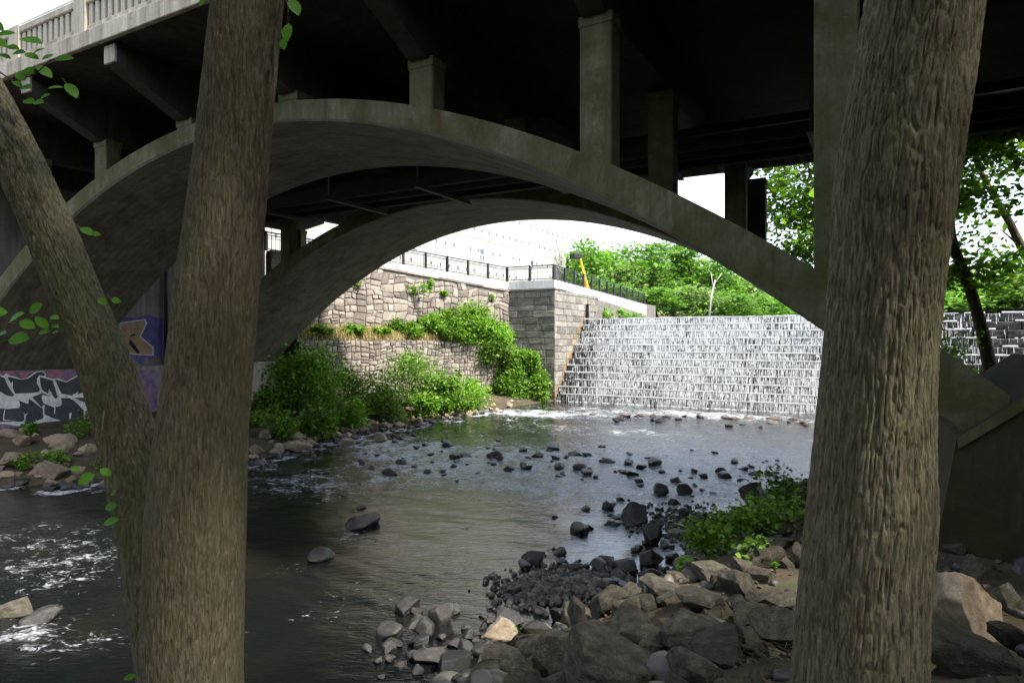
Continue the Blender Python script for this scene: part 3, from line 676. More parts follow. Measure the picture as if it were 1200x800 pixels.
# ------------------------------------------------------------------ stepped dam
dam = empty('stepped_dam', L(0, 0, 0), ROT, label='stepped granite dam with white water falling over twelve courses', cat='dam')
SH, ST, DQ, D0, D1, ZB = .53, .5, 33.5, PP + .05, 31.0, .3
poly = [(DQ + .2, -.6)]
for i in range(12): poly += [(DQ + .2 + ST * i, ZB + SH * (i + 1) - .03), (DQ + .2 + ST * (i + 1), ZB + SH * (i + 1) - .03)]
poly += [(DQ + 9.5, ZB + SH * 12 - .03), (DQ + 9.5, -.6)]
b = MB(); n = len(poly); b.add([(D0, y, z) for y, z in poly] + [(D1, y, z) for y, z in poly], [tuple(range(n)), tuple(range(2 * n - 1, n - 1, -1))] + [(i, i + n, (i + 1) % n + n, (i + 1) % n)[::-1] for i in range(n)])
ob('core', b.mesh('core', STONE_DAM), dam)
bl = [block_mesh('stone', 2.0 - .03, SH - .03, .55, STONE_DAM, 70 + i, .05, 5, 2) for i in range(6)]
for i in range(12):
    p = D0 - (i % 2) * .9; r2 = random.Random(300 + i)
    while p < D1:
        l = r2.uniform(1.5, 2.6); p0_, p1_ = max(p, D0), min(p + l, D1)
        if p1_ - p0_ > .2: ob('stone', r2.choice(bl), dam, (p0_, DQ + ST * i + r2.uniform(-.02, .03), ZB + SH * i), None, ((p1_ - p0_) / 2.0, 1, 1))
        p += l
def dens(p, i):
    base = np.interp(p, [-6, -4.6, -3.2, 0, 12, 16, 19, 22, 31], [.25, .38, .75, .95, 1.0, .8, .22, .06, .04])
    return base
r3 = np.random.default_rng(8); V = []; Fs = []
def strip(p, q, zt, zb, w0, w1, bulge):
    b_ = len(V)
    for k in range(4):
        f = k / 3; ww = (w0 + (w1 - w0) * f) / 2; V.append((p - ww, q - bulge * (f ** .6), zt + (zb - zt) * f)); V.append((p + ww, q - bulge * (f ** .6), zt + (zb - zt) * f))
    for k in range(3): Fs.append((b_ + 2 * k, b_ + 2 * k + 1, b_ + 2 * k + 3, b_ + 2 * k + 2))
for i in range(12):
    zt, zb, q = ZB + SH * (i + 1), ZB + SH * i, DQ + ST * i
    n = 3400
    pp = r3.uniform(D0 + .05, D1, n); nz = vnoise(np.c_[pp * 2.3, np.full(n, i * .8), np.full(n, 4.)], 2) * .45 + vnoise(np.c_[pp * .5, np.full(n, i * .35), np.full(n, 9.)], 7) * .55
    for p, z_ in zip(pp, nz):
        if r3.random() > dens(p, i) * (.8 + .85 * z_): continue
        wd = r3.gamma(1.6, .007) + .004
        a_ = 0 if r3.random() < .45 else r3.uniform(0, .6); e_ = min(1, a_ + (1.2 if r3.random() < .5 else r3.uniform(.2, .7)))
        strip(p, q - .08 - r3.random() * .08 - .05 * a_, zt - a_ * SH, zt - e_ * SH, wd * r3.uniform(.4, 1), wd * r3.uniform(1, 2.6), r3.uniform(.03, .14))
    # spilling lip and splash line of each course
    p = D0 + .05
    while p < D1:
        l = r3.uniform(.15, .9)
        if r3.random() < .5 + .5 * dens(p, i):
            h = r3.uniform(.06, .11); b_ = len(V); V += [(p, q - .1, zt + .004), (p + l, q - .1, zt + .004), (p + l, q - .12, zt + h), (p, q - .12, zt + h), (p + l, q + .1, zt + h * .8), (p, q + .1, zt + h * .8)]
            Fs += [(b_, b_ + 1, b_ + 2, b_ + 3), (b_ + 3, b_ + 2, b_ + 4, b_ + 5)]
        p += l
    for _ in range(420):
        p = r3.uniform(D0 + .1, D1)
        if r3.random() < dens(p, i): l = r3.uniform(.05, .25); h = r3.uniform(.02, .09); b_ = len(V); y_ = q - .2 - r3.random() * .14; V += [(p, y_, zb + .01), (p + l, y_, zb + .01), (p + l * .7, y_ + .03, zb + h), (p + l * .3, y_ + .03, zb + h)]; Fs.append((b_, b_ + 1, b_ + 2, b_ + 3))
Vf = []; Ff = []; wet = []
for i in range(12):
    zt, zb, q = ZB + SH * (i + 1), ZB + SH * i, DQ + ST * i; ps = np.linspace(D0 + .02, D1, 90)
    for k, p in enumerate(ps):
        wv = dens(p, i); b_ = len(Vf); Vf += [(p, q - .06, zt + .01), (p, q - .12, zb + .3), (p, q - .16, zb + .005)]; wet += [wv] * 3
        if k: Ff += [(b_ - 3, b_, b_ + 1, b_ - 2), (b_ - 2, b_ + 1, b_ + 2, b_ - 1)]
me = mesh_np('water_film', np.array(Vf), np.array(Ff), FILM, True); at = me.attributes.new('wet', 'FLOAT', 'POINT'); at.data.foreach_set('value', np.array(wet, np.float32)); ob('water_film', me, dam, kind='stuff')
ob('falling_water', mesh_np('falling_water', np.array(V), np.array(Fs), WFALL), dam, kind='stuff')
ob('gate_post', (lambda m_: (m_.box(PP + .1, PP + .28, 39.3, 39.5, 6.4, 8.0), m_.mesh('gate_post', STEEL_PIPE))[1])(MB()), dam)

# ------------------------------------------------------------------ mill building and lift beyond
mill = empty('mill_building', L(0, 0, 0), ROT, label='tall pale concrete mill building with small dark holes behind the railing', cat='building')
BP, B0, B1, BZ0, BZ1 = -21.5, 17.0, 70.5, 8.4, 34.0
mb = MB(); mb.box(BP - 18, BP - .08, B0, B1, BZ0, BZ1); ob('wall', mb.mesh('wall', CONC_B), mill)
r4 = random.Random(5); wins = set()
npan, nrow = 18, 7; pw, ph = (B1 - B0) / npan, (BZ1 - BZ0) / nrow
for i in range(npan):
    for j in range(nrow):
        q0, z0 = B0 + i * pw, BZ0 + j * ph
        m_ = MB(); m_.box(BP - .08, BP + r4.uniform(0, .02), q0 + .02, q0 + pw - .02, z0 + .02, z0 + ph - .02); ob('wall_panel', m_.mesh('wall_panel', CONC_B), mill)
for i in range(npan):
    for j in (0, 1):
        if (i * 3 + j * 2) % 4 == 0 and i > 2:
            q0, z0 = B0 + i * pw + 1.0, BZ0 + j * ph + 1.4
            m_ = MB(); m_.box(BP + .025, BP + .06, q0, q0 + .9, z0, z0 + 1.3); wo = ob('window', m_.mesh('window', GLASS_DK), mill)
            m_ = MB()
            for a in ((q0 - .08, q0, z0 - .08, z0 + 1.38), (q0 + .9, q0 + .98, z0 - .08, z0 + 1.38), (q0, q0 + .9, z0 + 1.3, z0 + 1.38), (q0, q0 + .9, z0 - .08, z0), (q0, q0 + .9, z0 + .62, z0 + .68), (q0 + .42, q0 + .48, z0, z0 + .62)): m_.box(BP + .022, BP + .1, *a)
            ob('window_frame', m_.mesh('window_frame', WHITE_PNT), wo)
m_ = MB()
for i in range(34):
    for j in range(11):
        if r4.random() < .8: q0 = B0 + 1 + i * 1.55 + (j % 2) * .7; z0 = BZ0 + 1.6 + j * 2.2; m_.box(BP + .01, BP + .05, q0, q0 + .22, z0, z0 + .26)
ob('putlog_holes', m_.mesh('putlog_holes', GLASS_DK), mill, kind='stuff')
lc = P(686, 345, 64); lift = empty('boom_lift', (lc.x, lc.y, 8.45), .5, label='yellow boom lift with a dark basket working beside the mill', cat='lift')
m_ = MB(); m_.box(-1.0, 1.0, -.6, .6, .45, 1.0, .06); ob('chassis', m_.mesh('chassis', YELLOW), lift)
for x in (-.75, .75):
    for y in (-.68, .68): m_ = MB(); m_.tube([(x, y - .1, .42), (x, y + .1, .42)], .42, 16); ob('wheel', m_.mesh('wheel', RUBBER), lift)
def inl(v): return Matrix.Rotation(-.5, 3, 'Z') @ (v - Vector((lc.x, lc.y, 8.45)))
b0, b1 = inl(P(688, 336, 64)), inl(P(679.5, 301, 63.6)); m_ = MB(); m_.tube([(0, 0, 1.0), tuple(b0)], [.3, .26], 8); ob('turret', m_.mesh('turret', YELLOW), lift)
m_ = MB(); m_.tube([b0, b0.lerp(b1, .55), b0.lerp(b1, .56), b1], [.17, .16, .12, .11], 6); ob('boom', m_.mesh('boom', YELLOW), lift)
bk = b1 + Vector((-.45, 0, -.2)); m_ = MB(); m_.box(bk.x - .5, bk.x + .4, bk.y - .4, bk.y + .4, bk.z, bk.z + .45, .03)
for a in (-.45, .35):
    for c in (-.37, .37): m_.tube([(bk.x + a, bk.y + c, bk.z + .4), (bk.x + a, bk.y + c, bk.z + 1.05)], .03, 5)
m_.box(bk.x - .5, bk.x + .4, bk.y - .4, bk.y - .36, bk.z + 1.0, bk.z + 1.06); m_.box(bk.x - .5, bk.x + .4, bk.y + .36, bk.y + .4, bk.z + 1.0, bk.z + 1.06)
ob('basket', m_.mesh('basket', STEEL_BLK), lift)

# ------------------------------------------------------------------ rocks
_ico = {}
def ico(n):
    if n not in _ico:
        bm = bmesh.new(); bmesh.ops.create_icosphere(bm, subdivisions=n, radius=1); bm.verts.index_update()
        _ico[n] = (np.array([v.co[:] for v in bm.verts]), np.array([[v.index for v in f.verts] for f in bm.faces])); bm.free()
    return _ico[n]
def rock_mesh(seed, sub, mat, planes=11, sharp=.35, name='boulder', dmin=.42):
    r = np.random.default_rng(seed); V, Fs = ico(sub); V = V.copy() * 1.25
    for _ in range(planes):
        n = r.normal(size=3); n /= np.linalg.norm(n); d = r.uniform(dmin, .92); t = np.maximum(V @ n - d, 0); V -= np.outer(t, n) * (1 - sharp * .12)
    V = V / np.abs(V).max(0)
    nr = V / np.linalg.norm(V, axis=1)[:, None]
    V = V + nr * (fbm(V * 1.6 + seed, 4, seed % 50) * .10 + (fbm(V * 6 + seed, 4, seed % 31) * .06 if sub > 3 else 0))[:, None]
    return mesh_np(name, V, Fs, mat, True)
PROTO = {}
def protos(key, mat, sub, n, **kw):
    PROTO[key] = [rock_mesh(1000 + 57 * i + len(key) * 13, sub, mat, **kw) for i in range(n)]
protos('wet', ROCK_WET, 3, 14); protos('tan', ROCK_TAN, 3, 12); protos('dry', ROCK_DRY, 4, 10); protos('red', ROCK_RED, 3, 5)
rr = random.Random(77)
ANCH = {'spit': [(690, 600, 'off the outer tip of the stone spit'), (745, 602, 'beside the largest rock of the stone spit'), (790, 598, 'at the root of the stone spit by the shrub'), (766, 626, 'beside the pointed rock of the spit'), (762, 654, 'beside the dark wet block near the shrub'), (690, 680, 'behind the gravel bar'), (620, 690, 'at the river end of the gravel bar'), (575, 738, 'beside the light tan boulder at the water edge'), (530, 785, 'beside the dark square rock in the shallows'), (478, 715, 'beside the pyramid-shaped rock in the shallows')],
        'riffle': [(455, 530, 'in the riffle before the tall feathery bush'), (540, 535, 'in the white water of the riffle off the low wall'), (620, 540, 'in the riffle off the granite pier'), (700, 545, 'in the riffle off the wet end of the dam'), (790, 555, 'in the riffle off the middle of the dam'), (880, 555, 'in the riffle near the long wedge rock')],
        'heap': [(620, 770, 'beside the big squared block'), (710, 782, 'beside the wide pointed boulder'), (742, 733, 'beside the large dark angular boulder'), (808, 746, 'beside the striped boulder'), (868, 682, 'beside the steep triangular boulder'), (880, 724, 'beside the broad brown boulder'), (1122, 712, 'beside the big rounded tan boulder'), (1132, 790, 'beside the flat slab under the tan boulder'), (790, 674, 'beside the mossy slab')],
        'graf': [(61, 553, 'beside the large rounded tan boulder'), (75, 517, 'beside the tilted angular slab'), (12, 540, 'beside the flat-topped tan block'), (105, 526, 'beside the split pale stone')],
        'lbank': [(310, 515, 'before the abutment end'), (345, 515, 'below the biggest bush'), (420, 500, 'below the rounded bush'), (482, 490, 'below the tall feathery bush'), (540, 482, 'below the bright low bush'), (590, 476, 'below the slope beside the pier')]}
def nlab(kind, zone, x, y, s, small, large):
    a = min(ANCH[zone], key=lambda t: (t[0] - x) ** 2 + (2 * (t[1] - y)) ** 2)[2]
    return ('small ' if s < small else 'large ' if s > large else 'middling ') + kind + ' ' + a
def rock_at(pos, sx, sy, sz, key, label, group=None, rotz=None, tilt=.15, mesh=None, sink=.3):
    return ob('boulder' if max(sx, sy) > .18 else 'river_stone', mesh or rr.choice(PROTO[key]), None, Vector(pos) + Vector((0, 0, sz * (1 - 2 * sink))), (rr.uniform(-tilt, tilt), rr.uniform(-tilt, tilt), rr.uniform(0, 6.28) if rotz is None else rotz), (sx, sy, sz), label=label, cat='rock', group=group)
def rock_px(x, y, w_, h_, key, label, group=None, deep=.9, **kw):
    """rock whose outline in the photo is w_ x h_ around (x, y); stands on the ground or river bed below it"""
    c = hit(x, y + h_ * .42); s = c.y / F; sx = w_ * s / 2; sz = max(h_ * s / 2 * 1.15, sx * .35)
    if key == 'wet' and c.z < .45: RIVER_ROCKS.append((c.x, c.y, sx))
    c.y += sx * deep * .6; c.x *= c.y / (c.y - sx * deep * .6)
    return rock_at(c, sx, sx * deep, sz, key, label, group, **kw)
big = [  # the boulders one can name, on the near bank
 (580, 746, 54, 34, 'tan', 'light tan rounded boulder at the water edge beside a green sprig'),
 (628, 743, 38, 30, 'dry', 'small brown boulder between the light tan boulder and the big squared block'),
 (590, 775, 60, 36, 'dry', 'mossy brown boulder in front of the light tan boulder'),
 (652, 765, 74, 64, 'dry', 'big squared brown block with a flat sloping top beside the water'),
 (570, 797, 52, 26, 'dry', 'smooth low brown boulder at the foot of the mossy one'),
 (598, 795, 18, 14, 'tan', 'fist-sized pale stone wedged between two brown boulders'),
 (678, 720, 30, 44, 'dry', 'upright narrow block leaning on the square flat-topped boulder'),
 (708, 704, 54, 42, 'dry', 'square flat-topped boulder just behind the gravel bar'),
 (655, 721, 26, 26, 'wet', 'dark cube-like rock at the waterline beside the gravel bar'),
 (742, 733, 88, 62, 'dry', 'large dark angular boulder in the middle of the heap'),
 (775, 692, 66, 34, 'dry', 'broad flat slab behind the large dark angular boulder'),
 (808, 746, 96, 60, 'dry', 'large boulder with striped grain on its rounded top'),
 (710, 782, 112, 58, 'dry', 'wide pointed brown boulder in the front of the heap'),
 (828, 706, 76, 40, 'dry', 'greenish slab boulder behind the striped boulder'),
 (868, 682, 52, 42, 'dry', 'steep triangular boulder below the leafy shrub'),
 (838, 671, 64, 22, 'dry', 'flat mossy slab under the leafy shrub'),
 (910, 704, 62, 34, 'dry', 'brown slab beside the thick trunk, under the stacked slabs'),
 (880, 724, 70, 38, 'dry', 'broad brown boulder beside the striped boulder'),
 (910, 742, 74, 60, 'dry', 'smooth sloping tan slab against the foot of the thick trunk'),
 (810, 788, 70, 36, 'dry', 'greenish boulder in front of the striped one'),
 (848, 768, 90, 34, 'dry', 'low dark slab half under the leaf litter'),
 (893, 655, 56, 32, 'dry', 'dark block under the stacked slabs by the shrub'),
 (908, 640, 60, 18, 'dry', 'thin flat slab lying on the dark block by the shrub'),
 (938, 652, 26, 34, 'dry', 'narrow upright stone touching the thick trunk'),
 (926, 618, 40, 22, 'dry', 'dark boulder hidden among the shrub leaves'),
 (885, 578, 56, 24, 'wet', 'long dark wedge of rock in the stream beside the shrub'),
 (762, 654, 34, 28, 'wet', 'dark wet block between the gravel bar and the shrub'),
 (766, 626, 26, 32, 'wet', 'pointed dark rock standing in the stone spit'),
 (746, 602, 40, 28, 'wet', 'largest dark rock at the tip of the stone spit'),
 (790, 674, 34, 18, 'dry', 'small flat stone beside the mossy slab'),
 (740, 694, 34, 22, 'dry', 'small grey stone behind the gravel bar'),
 (1122, 712, 92, 92, 'tan', 'big rounded tan boulder between the thick trunk and the concrete skewback'),
 (1132, 776, 130, 54, 'dry', 'broad flat slab below the big rounded tan boulder'),
 (1178, 700, 44, 40, 'dry', 'dark boulder in the shade of the concrete skewback'),
 (1190, 752, 60, 36, 'dry', 'dark slab at the foot of the shaded boulder'),
 (478, 708, 38, 28, 'wet', 'pyramid-shaped dark rock standing alone in the shallows'),
 (428, 613, 50, 14, 'wet', 'long low black rock alone in midstream'),
 (505, 773, 42, 16, 'wet', 'low black rock awash near the heap'),
 (535, 783, 42, 30, 'wet', 'dark square rock at the water edge in front of the heap'),
]
for i, (x, y, w_, h_, key, lab) in enumerate(big):
    near = y > 660
    me = rock_mesh(5000 + i * 31, 5 if near and w_ > 45 else 4, {'dry': ROCK_DRY, 'tan': ROCK_TAN, 'wet': ROCK_WET}[key], 9 + i % 6)
    rock_px(x, y, w_, h_, key, lab, mesh=me, deep=rr.uniform(.8, 1.15), rotz=rr.uniform(-.5, .5), tilt=.12)
# rest of the heap on the near bank
HEAP = 'heap of boulders on the near bank'
for _ in range(130):
    x, y = rr.uniform(590, 1190), rr.uniform(640, 860)
    lo = 780 - (x - 560) * .42
    if y < lo - 20 or (x > 925 and x < 1090): continue
    s = rr.uniform(22, 48); rock_px(x, y, s, s * rr.uniform(.5, .8), 'dry', nlab('brown boulder', 'heap', x, y, s, 30, 40), HEAP, sink=.42)
for _ in range(40):
    x = rr.uniform(-3.5, 7); y = rr.uniform(3.2, 8.5)
    d = float(sdist(np.array([x]), np.array([y]), RW)[0])
    if d < .3 or HY + F * (CZ - gz(x, y) - .5) / y < 780: continue
    s = rr.uniform(.2, .42); rock_at((x, y, gz(x, y)), s, s * rr.uniform(.8, 1.1), s * rr.uniform(.5, .8), 'dry', 'brown fill boulder in the heap on the near bank', HEAP, sink=.4)
# wet stones of the spit and the shallows
SPIT = 'dark stones of the spit and shallows'
for _ in range(150):
    t = rr.random(); ax = [(690, 600), (790, 598), (800, 640), (720, 665), (640, 690), (560, 745), (520, 790), (470, 745)]
    k = rr.randrange(len(ax) - 1); x = ax[k][0] + (ax[k + 1][0] - ax[k][0]) * t + rr.gauss(0, 36); y = ax[k][1] + (ax[k + 1][1] - ax[k][1]) * t + rr.gauss(0, 17)
    s = min(34, 7 + rr.expovariate(1 / 8.)) * (1 + (y - 600) / 500); rock_px(x, y, s, s * rr.uniform(.4, .75), 'wet', nlab('dark wet stone', 'spit', x, y, s, 12, 22), SPIT, sink=.3)
# stones in the riffle
RIF = 'dark stones across the riffle'
rif = [(470, 541, 14), (485, 546, 10), (525, 521, 16), (534, 534, 18), (545, 533, 14), (580, 531, 22), (585, 537, 14), (596, 548, 14), (612, 545, 14), (617, 547, 16), (614, 526, 14), (630, 532, 16), (648, 525, 16), (652, 536, 14), (655, 546, 20), (672, 531, 15), (688, 532, 14), (680, 547, 22), (655, 557, 12), (712, 538, 20), (740, 553, 20), (738, 541, 16), (765, 541, 22), (751, 546, 16), (792, 563, 16), (748, 563, 14), (498, 520, 12), (463, 512, 16), (472, 513, 10), (500, 552, 12), (455, 553, 22), (436, 548, 9), (519, 552, 10), (560, 554, 8), (690, 553, 18), (845, 551, 14), (850, 556, 18), (872, 549, 12), (884, 553, 14), (838, 530, 10), (862, 540, 12), (825, 557, 12), (424, 594, 12), (616, 663, 22), (548, 619, 3)]
for x, y, s in rif: rock_px(x, y, s, s * rr.uniform(.4, .6), 'wet', nlab('dark stone', 'riffle', x, y, s, 8, 15), RIF)
for _ in range(70):
    x = rr.uniform(420, 930); y = 522 + (x - 420) * .065 + rr.gauss(0, 13); s = rr.uniform(4, 11); rock_px(x, y, s, s * rr.uniform(.35, .6), 'wet', nlab('dark stone', 'riffle', x, y, s, 8, 15), RIF)
for _ in range(34): x = rr.uniform(690, 950); rock_px(x, 485 + (x - 690) * .03 + rr.uniform(-4, 8), rr.uniform(6, 16), rr.uniform(2.5, 5), 'red', 'flat reddish stone in the pool at the dam foot', 'reddish stones at the dam foot', sink=.35)
# far bank
LBANK = 'tan stones along the far bank'
lb = [(61, 553, 44, 25, 'large rounded tan boulder on the far bank below the graffiti'), (75, 517, 32, 22, 'tilted angular slab below the graffiti wall'), (12, 540, 32, 20, 'flat-topped tan block beside the graffiti wall foot'), (27, 517, 28, 16, 'broad tan stone under the painted letters'), (105, 526, 28, 16, 'split pale stone beside the leaning trunk on the far bank'),
      (340, 508, 36, 17, 'broad brown stone under the big bush on the far bank'), (352, 523, 42, 13, 'flat tan ledge stone reaching into the river from the far bank'), (407, 517, 24, 12, 'leaning column-shaped stone at the far waterline'), (420, 494, 20, 12, 'rounded brown stone beside the bush edge on the far bank'), (448, 512, 22, 12, 'grey stone standing at the far waterline')]
for i, (x, y, w_, h_, lab) in enumerate(lb): rock_px(x, y, w_, h_, 'tan', lab, mesh=rock_mesh(7000 + i * 3, 4, ROCK_TAN, 10), sink=.25)
for _ in range(46): x = rr.uniform(-30, 150); y = rr.uniform(500, 568); s = rr.uniform(9, 24); rock_px(x, y, s, s * rr.uniform(.5, .75), 'tan', nlab('tan stone', 'graf', x, y, s, 14, 19), 'tan stones below the graffiti')
for _ in range(26): x = rr.uniform(-30, 150); s = rr.uniform(8, 20); rock_px(x, rr.uniform(562, 572), s, s * .5, 'wet', 'dark wet stone at the waterline below the graffiti wall', 'wet stones at the far waterline')
for _ in range(80):
    x = rr.uniform(278, 600); yl = np.interp(x, [278, 300, 400, 500, 600], [540, 537, 512, 491, 477]); y = yl - abs(rr.gauss(0, 1)) * np.interp(x, [278, 600], [16, 4]); s = rr.uniform(6, 17) * np.interp(x, [278, 600], [1.25, .6])
    rock_px(x, y, s, s * rr.uniform(.5, .75), 'tan', nlab('tan stone', 'lbank', x, y, s, 9, 14), LBANK)
for _ in range(60):
    x = rr.uniform(278, 600); yl = np.interp(x, [278, 300, 400, 500, 600], [540, 537, 512, 491, 477]); s = rr.uniform(6, 16) * np.interp(x, [278, 600], [1.2, .6])
    rock_px(x, yl + abs(rr.gauss(0, 5)), s, s * .5, 'wet', nlab('dark wet stone', 'lbank', x, yl, s, 9, 14), 'wet stones along the bushes')
rock_px(12, 718, 60, 14, 'dry', 'pale brown rock ridge awash in the dark rapids', sink=.4); rock_px(50, 722, 40, 22, 'wet', 'black rock beside the pale ridge in the dark rapids', sink=.4); rock_px(372, 650, 40, 16, 'wet', 'black rock splashed by the standing wave in midstream', sink=.42)
# broken water around the stones that stand in the current
r2_ = rap.copy(); near_ = fbm(np.c_[WX.ravel() * .5, WY.ravel() * .5, 0 * WX.ravel()], 2, 40).reshape(WX.shape)
for x, y, sx in RIVER_ROCKS:
    if y < 15 and x > -6: continue
    cx_, cy_ = x - E2[0] * sx * .9, y - E2[1] * sx * .9; m_ = (np.abs(WX - cx_) < 4 * sx) & (np.abs(WY - cy_) < 6 * sx)
    dx, dy = WX[m_] - cx_, WY[m_] - cy_; u_ = dx * E1[0] + dy * E1[1]; v_ = dx * E2[0] + dy * E2[1]
    r2_[m_] += .55 * np.exp(-(u_ / (1.3 * sx)) ** 2 - (v_ / (2.0 * sx)) ** 2)
RIVER_ME.attributes['rapid'].data.foreach_set('value', np.clip(r2_, 0, 1.1).ravel().astype(np.float32))
# gravel bar: mound of small stones
r5 = np.random.default_rng(31); V0, F0 = ico(1); Vs = []; Fs = []; k = 0
for _ in range(3200):
    a = r5.random(); x, y = (605 + 140 * a + r5.normal() * 18, 690 - 10 * a + r5.normal() * 9) if a < .8 else (800 + r5.normal() * 24, 610 + r5.normal() * 10)
    d = (CZ - .04) * F / (y - HY); s = r5.gamma(2.5, .014) + .012; hz = .05 * math.exp(-((x - 680) / 60) ** 2 - ((y - 688) / 13) ** 2)
    Vs.append(V0 * s * r5.uniform(.6, 1.2, 3) + r5.normal(size=V0.shape) * s * .1 + np.array([(x - 600) / F * d, d, hz + r5.random() * .02 + max(0, gz((x - 600) / F * d, d)) * .6])); Fs.append(F0 + k); k += len(V0)
ob('gravel_bar', mesh_np('gravel_bar', np.concatenate(Vs), np.concatenate(Fs), GRAVEL), label='dark gravel bar rising from the shallows beside the near bank', cat='gravel', kind='stuff')

Vs = []; Fs = []; k = 0; V1, F1 = ico(2)
for _ in range(1500):
    x, y = r5.uniform(-5, 13), r5.uniform(3, 22)
    d = float(sdist(np.array([x]), np.array([y]), RW)[0])
    if d < -.3 or d > 9: continue
    s = r5.gamma(2.2, .03) + .03; vv = V1.copy()
    for _k in range(5):
        n_ = r5.normal(size=3); n_ /= np.linalg.norm(n_); vv -= np.outer(np.maximum(vv @ n_ - r5.uniform(.4, .8), 0), n_)
    Vs.append(vv * s * r5.uniform(.7, 1.3, 3) * [1, 1, .75] + [x, y, gz(x, y) + s * .15]); Fs.append(F1 + k); k += len(V1)
ob('bank_stones', mesh_np('bank_stones', np.concatenate(Vs), np.concatenate(Fs), GRAVEL, True), label='small loose stones filling the gaps between the near bank boulders', cat='stones', kind='stuff')
# ------------------------------------------------------------------ foliage
def leaf_quads(C, size, r, up=.5, aspect=1.5, droop=0.0):
    """one folded leaf (two quads) per centre"""
    n = len(C); d = r.normal(size=(n, 3)); d[:, 2] = d[:, 2] * .5 - droop; d /= np.linalg.norm(d, axis=1)[:, None]
    nn = r.normal(size=(n, 3)); nn[:, 2] = np.abs(nn[:, 2]) + up; sd_ = np.cross(d, nn); sd_ /= np.linalg.norm(sd_, axis=1)[:, None] + 1e-9; nn = np.cross(sd_, d)
    s = size * np.clip(r.lognormal(-.05, .42, (n, 1)), .35, 2.1); w_ = s / aspect / 2
    b = C - d * s * .5; t = C + d * s * .5; m_ = C + d * s * .02 - nn * s * .06
    l = m_ + sd_ * w_ + nn * s * .1; rt = m_ - sd_ * w_ + nn * s * .1
    V = np.stack([b, l, t, rt, m_], 1).reshape(-1, 3); i = np.arange(n)[:, None] * 5
    return V, np.concatenate([np.concatenate([i, i + 4, i + 2, i + 1], 1), np.concatenate([i, i + 3, i + 2, i + 4], 1)])
def clumps(r, n, center, rad, nc, spread, flat=.75, shell=.5, low=-1.0):
    u = r.normal(size=(nc, 3)); u /= np.linalg.norm(u, axis=1)[:, None]; u[:, 2] = np.maximum(u[:, 2], low); rd = shell + (1 - shell) * r.random((nc, 1)) ** .6
    cc = np.array(center) + u * rd * np.array(rad) * r.uniform(.75, 1.15, (nc, 1)); wgt = r.gamma(2., 1., nc); k = r.choice(nc, n, p=wgt / wgt.sum())
    o_ = r.normal(size=(n, 3)); o_[:, 2] *= flat; return cc[k] + o_ * spread * (.6 + .8 * (wgt[k] / wgt.max()))[:, None], cc
def limb_tubes(mb, base, tips, r0, rng_, n=6, wob=.12):
    for t in tips:
        a, b = Vector(base), Vector(t); ln = (b - a).length; pts = [a.lerp(b, f) + Vector((rng_.normal(), rng_.normal(), rng_.normal() + 1.2 * math.sin(f * 3.14))) * wob * ln * .35 * math.sin(f * 3.14) for f in (0, .25, .5, .75, 1)]
        mb.tube(pts, [r0 * (1 - .85 * f) for f in (0, .25, .5, .75, 1)], n)
def make_tree_meshes(seed, h, cr, leaf, nleaf, lmat, bmat, trunk_h=.35, nc=26, spread=.22, crown_z=.62, crown_h=.42):
    r = np.random.default_rng(seed); C, cc = clumps(r, nleaf, (0, 0, h * crown_z), (cr, cr, h * crown_h), nc, cr * spread, .7, .35)
    C = C[C[:, 2] > h * .12]; V, Fq = leaf_quads(C, leaf, r); crown = mesh_np('crown', V, Fq, lmat)
    mb = MB(); mb.tube([(0, 0, -.4), (.05 * cr, 0, h * trunk_h * .5), (0, .06 * cr, h * trunk_h), (0.03 * cr, 0, h * .8)], [h * .028, h * .022, h * .018, h * .004], 9)
    limb_tubes(mb, (0, .05 * cr, h * trunk_h), [tuple(c) for c in cc[:12]], h * .010, r); return mb.mesh('trunk', bmat, True), crown
def tree(name, loc, meshes, sc_, rotz, label, group=None, cat='tree'):
    e = empty(name, loc, rotz, label=label, cat=cat, group=group); e.scale = (sc_[0], sc_[0], sc_[1])
    ob('trunk', meshes[0], e); ob('crown', meshes[1], e); return e
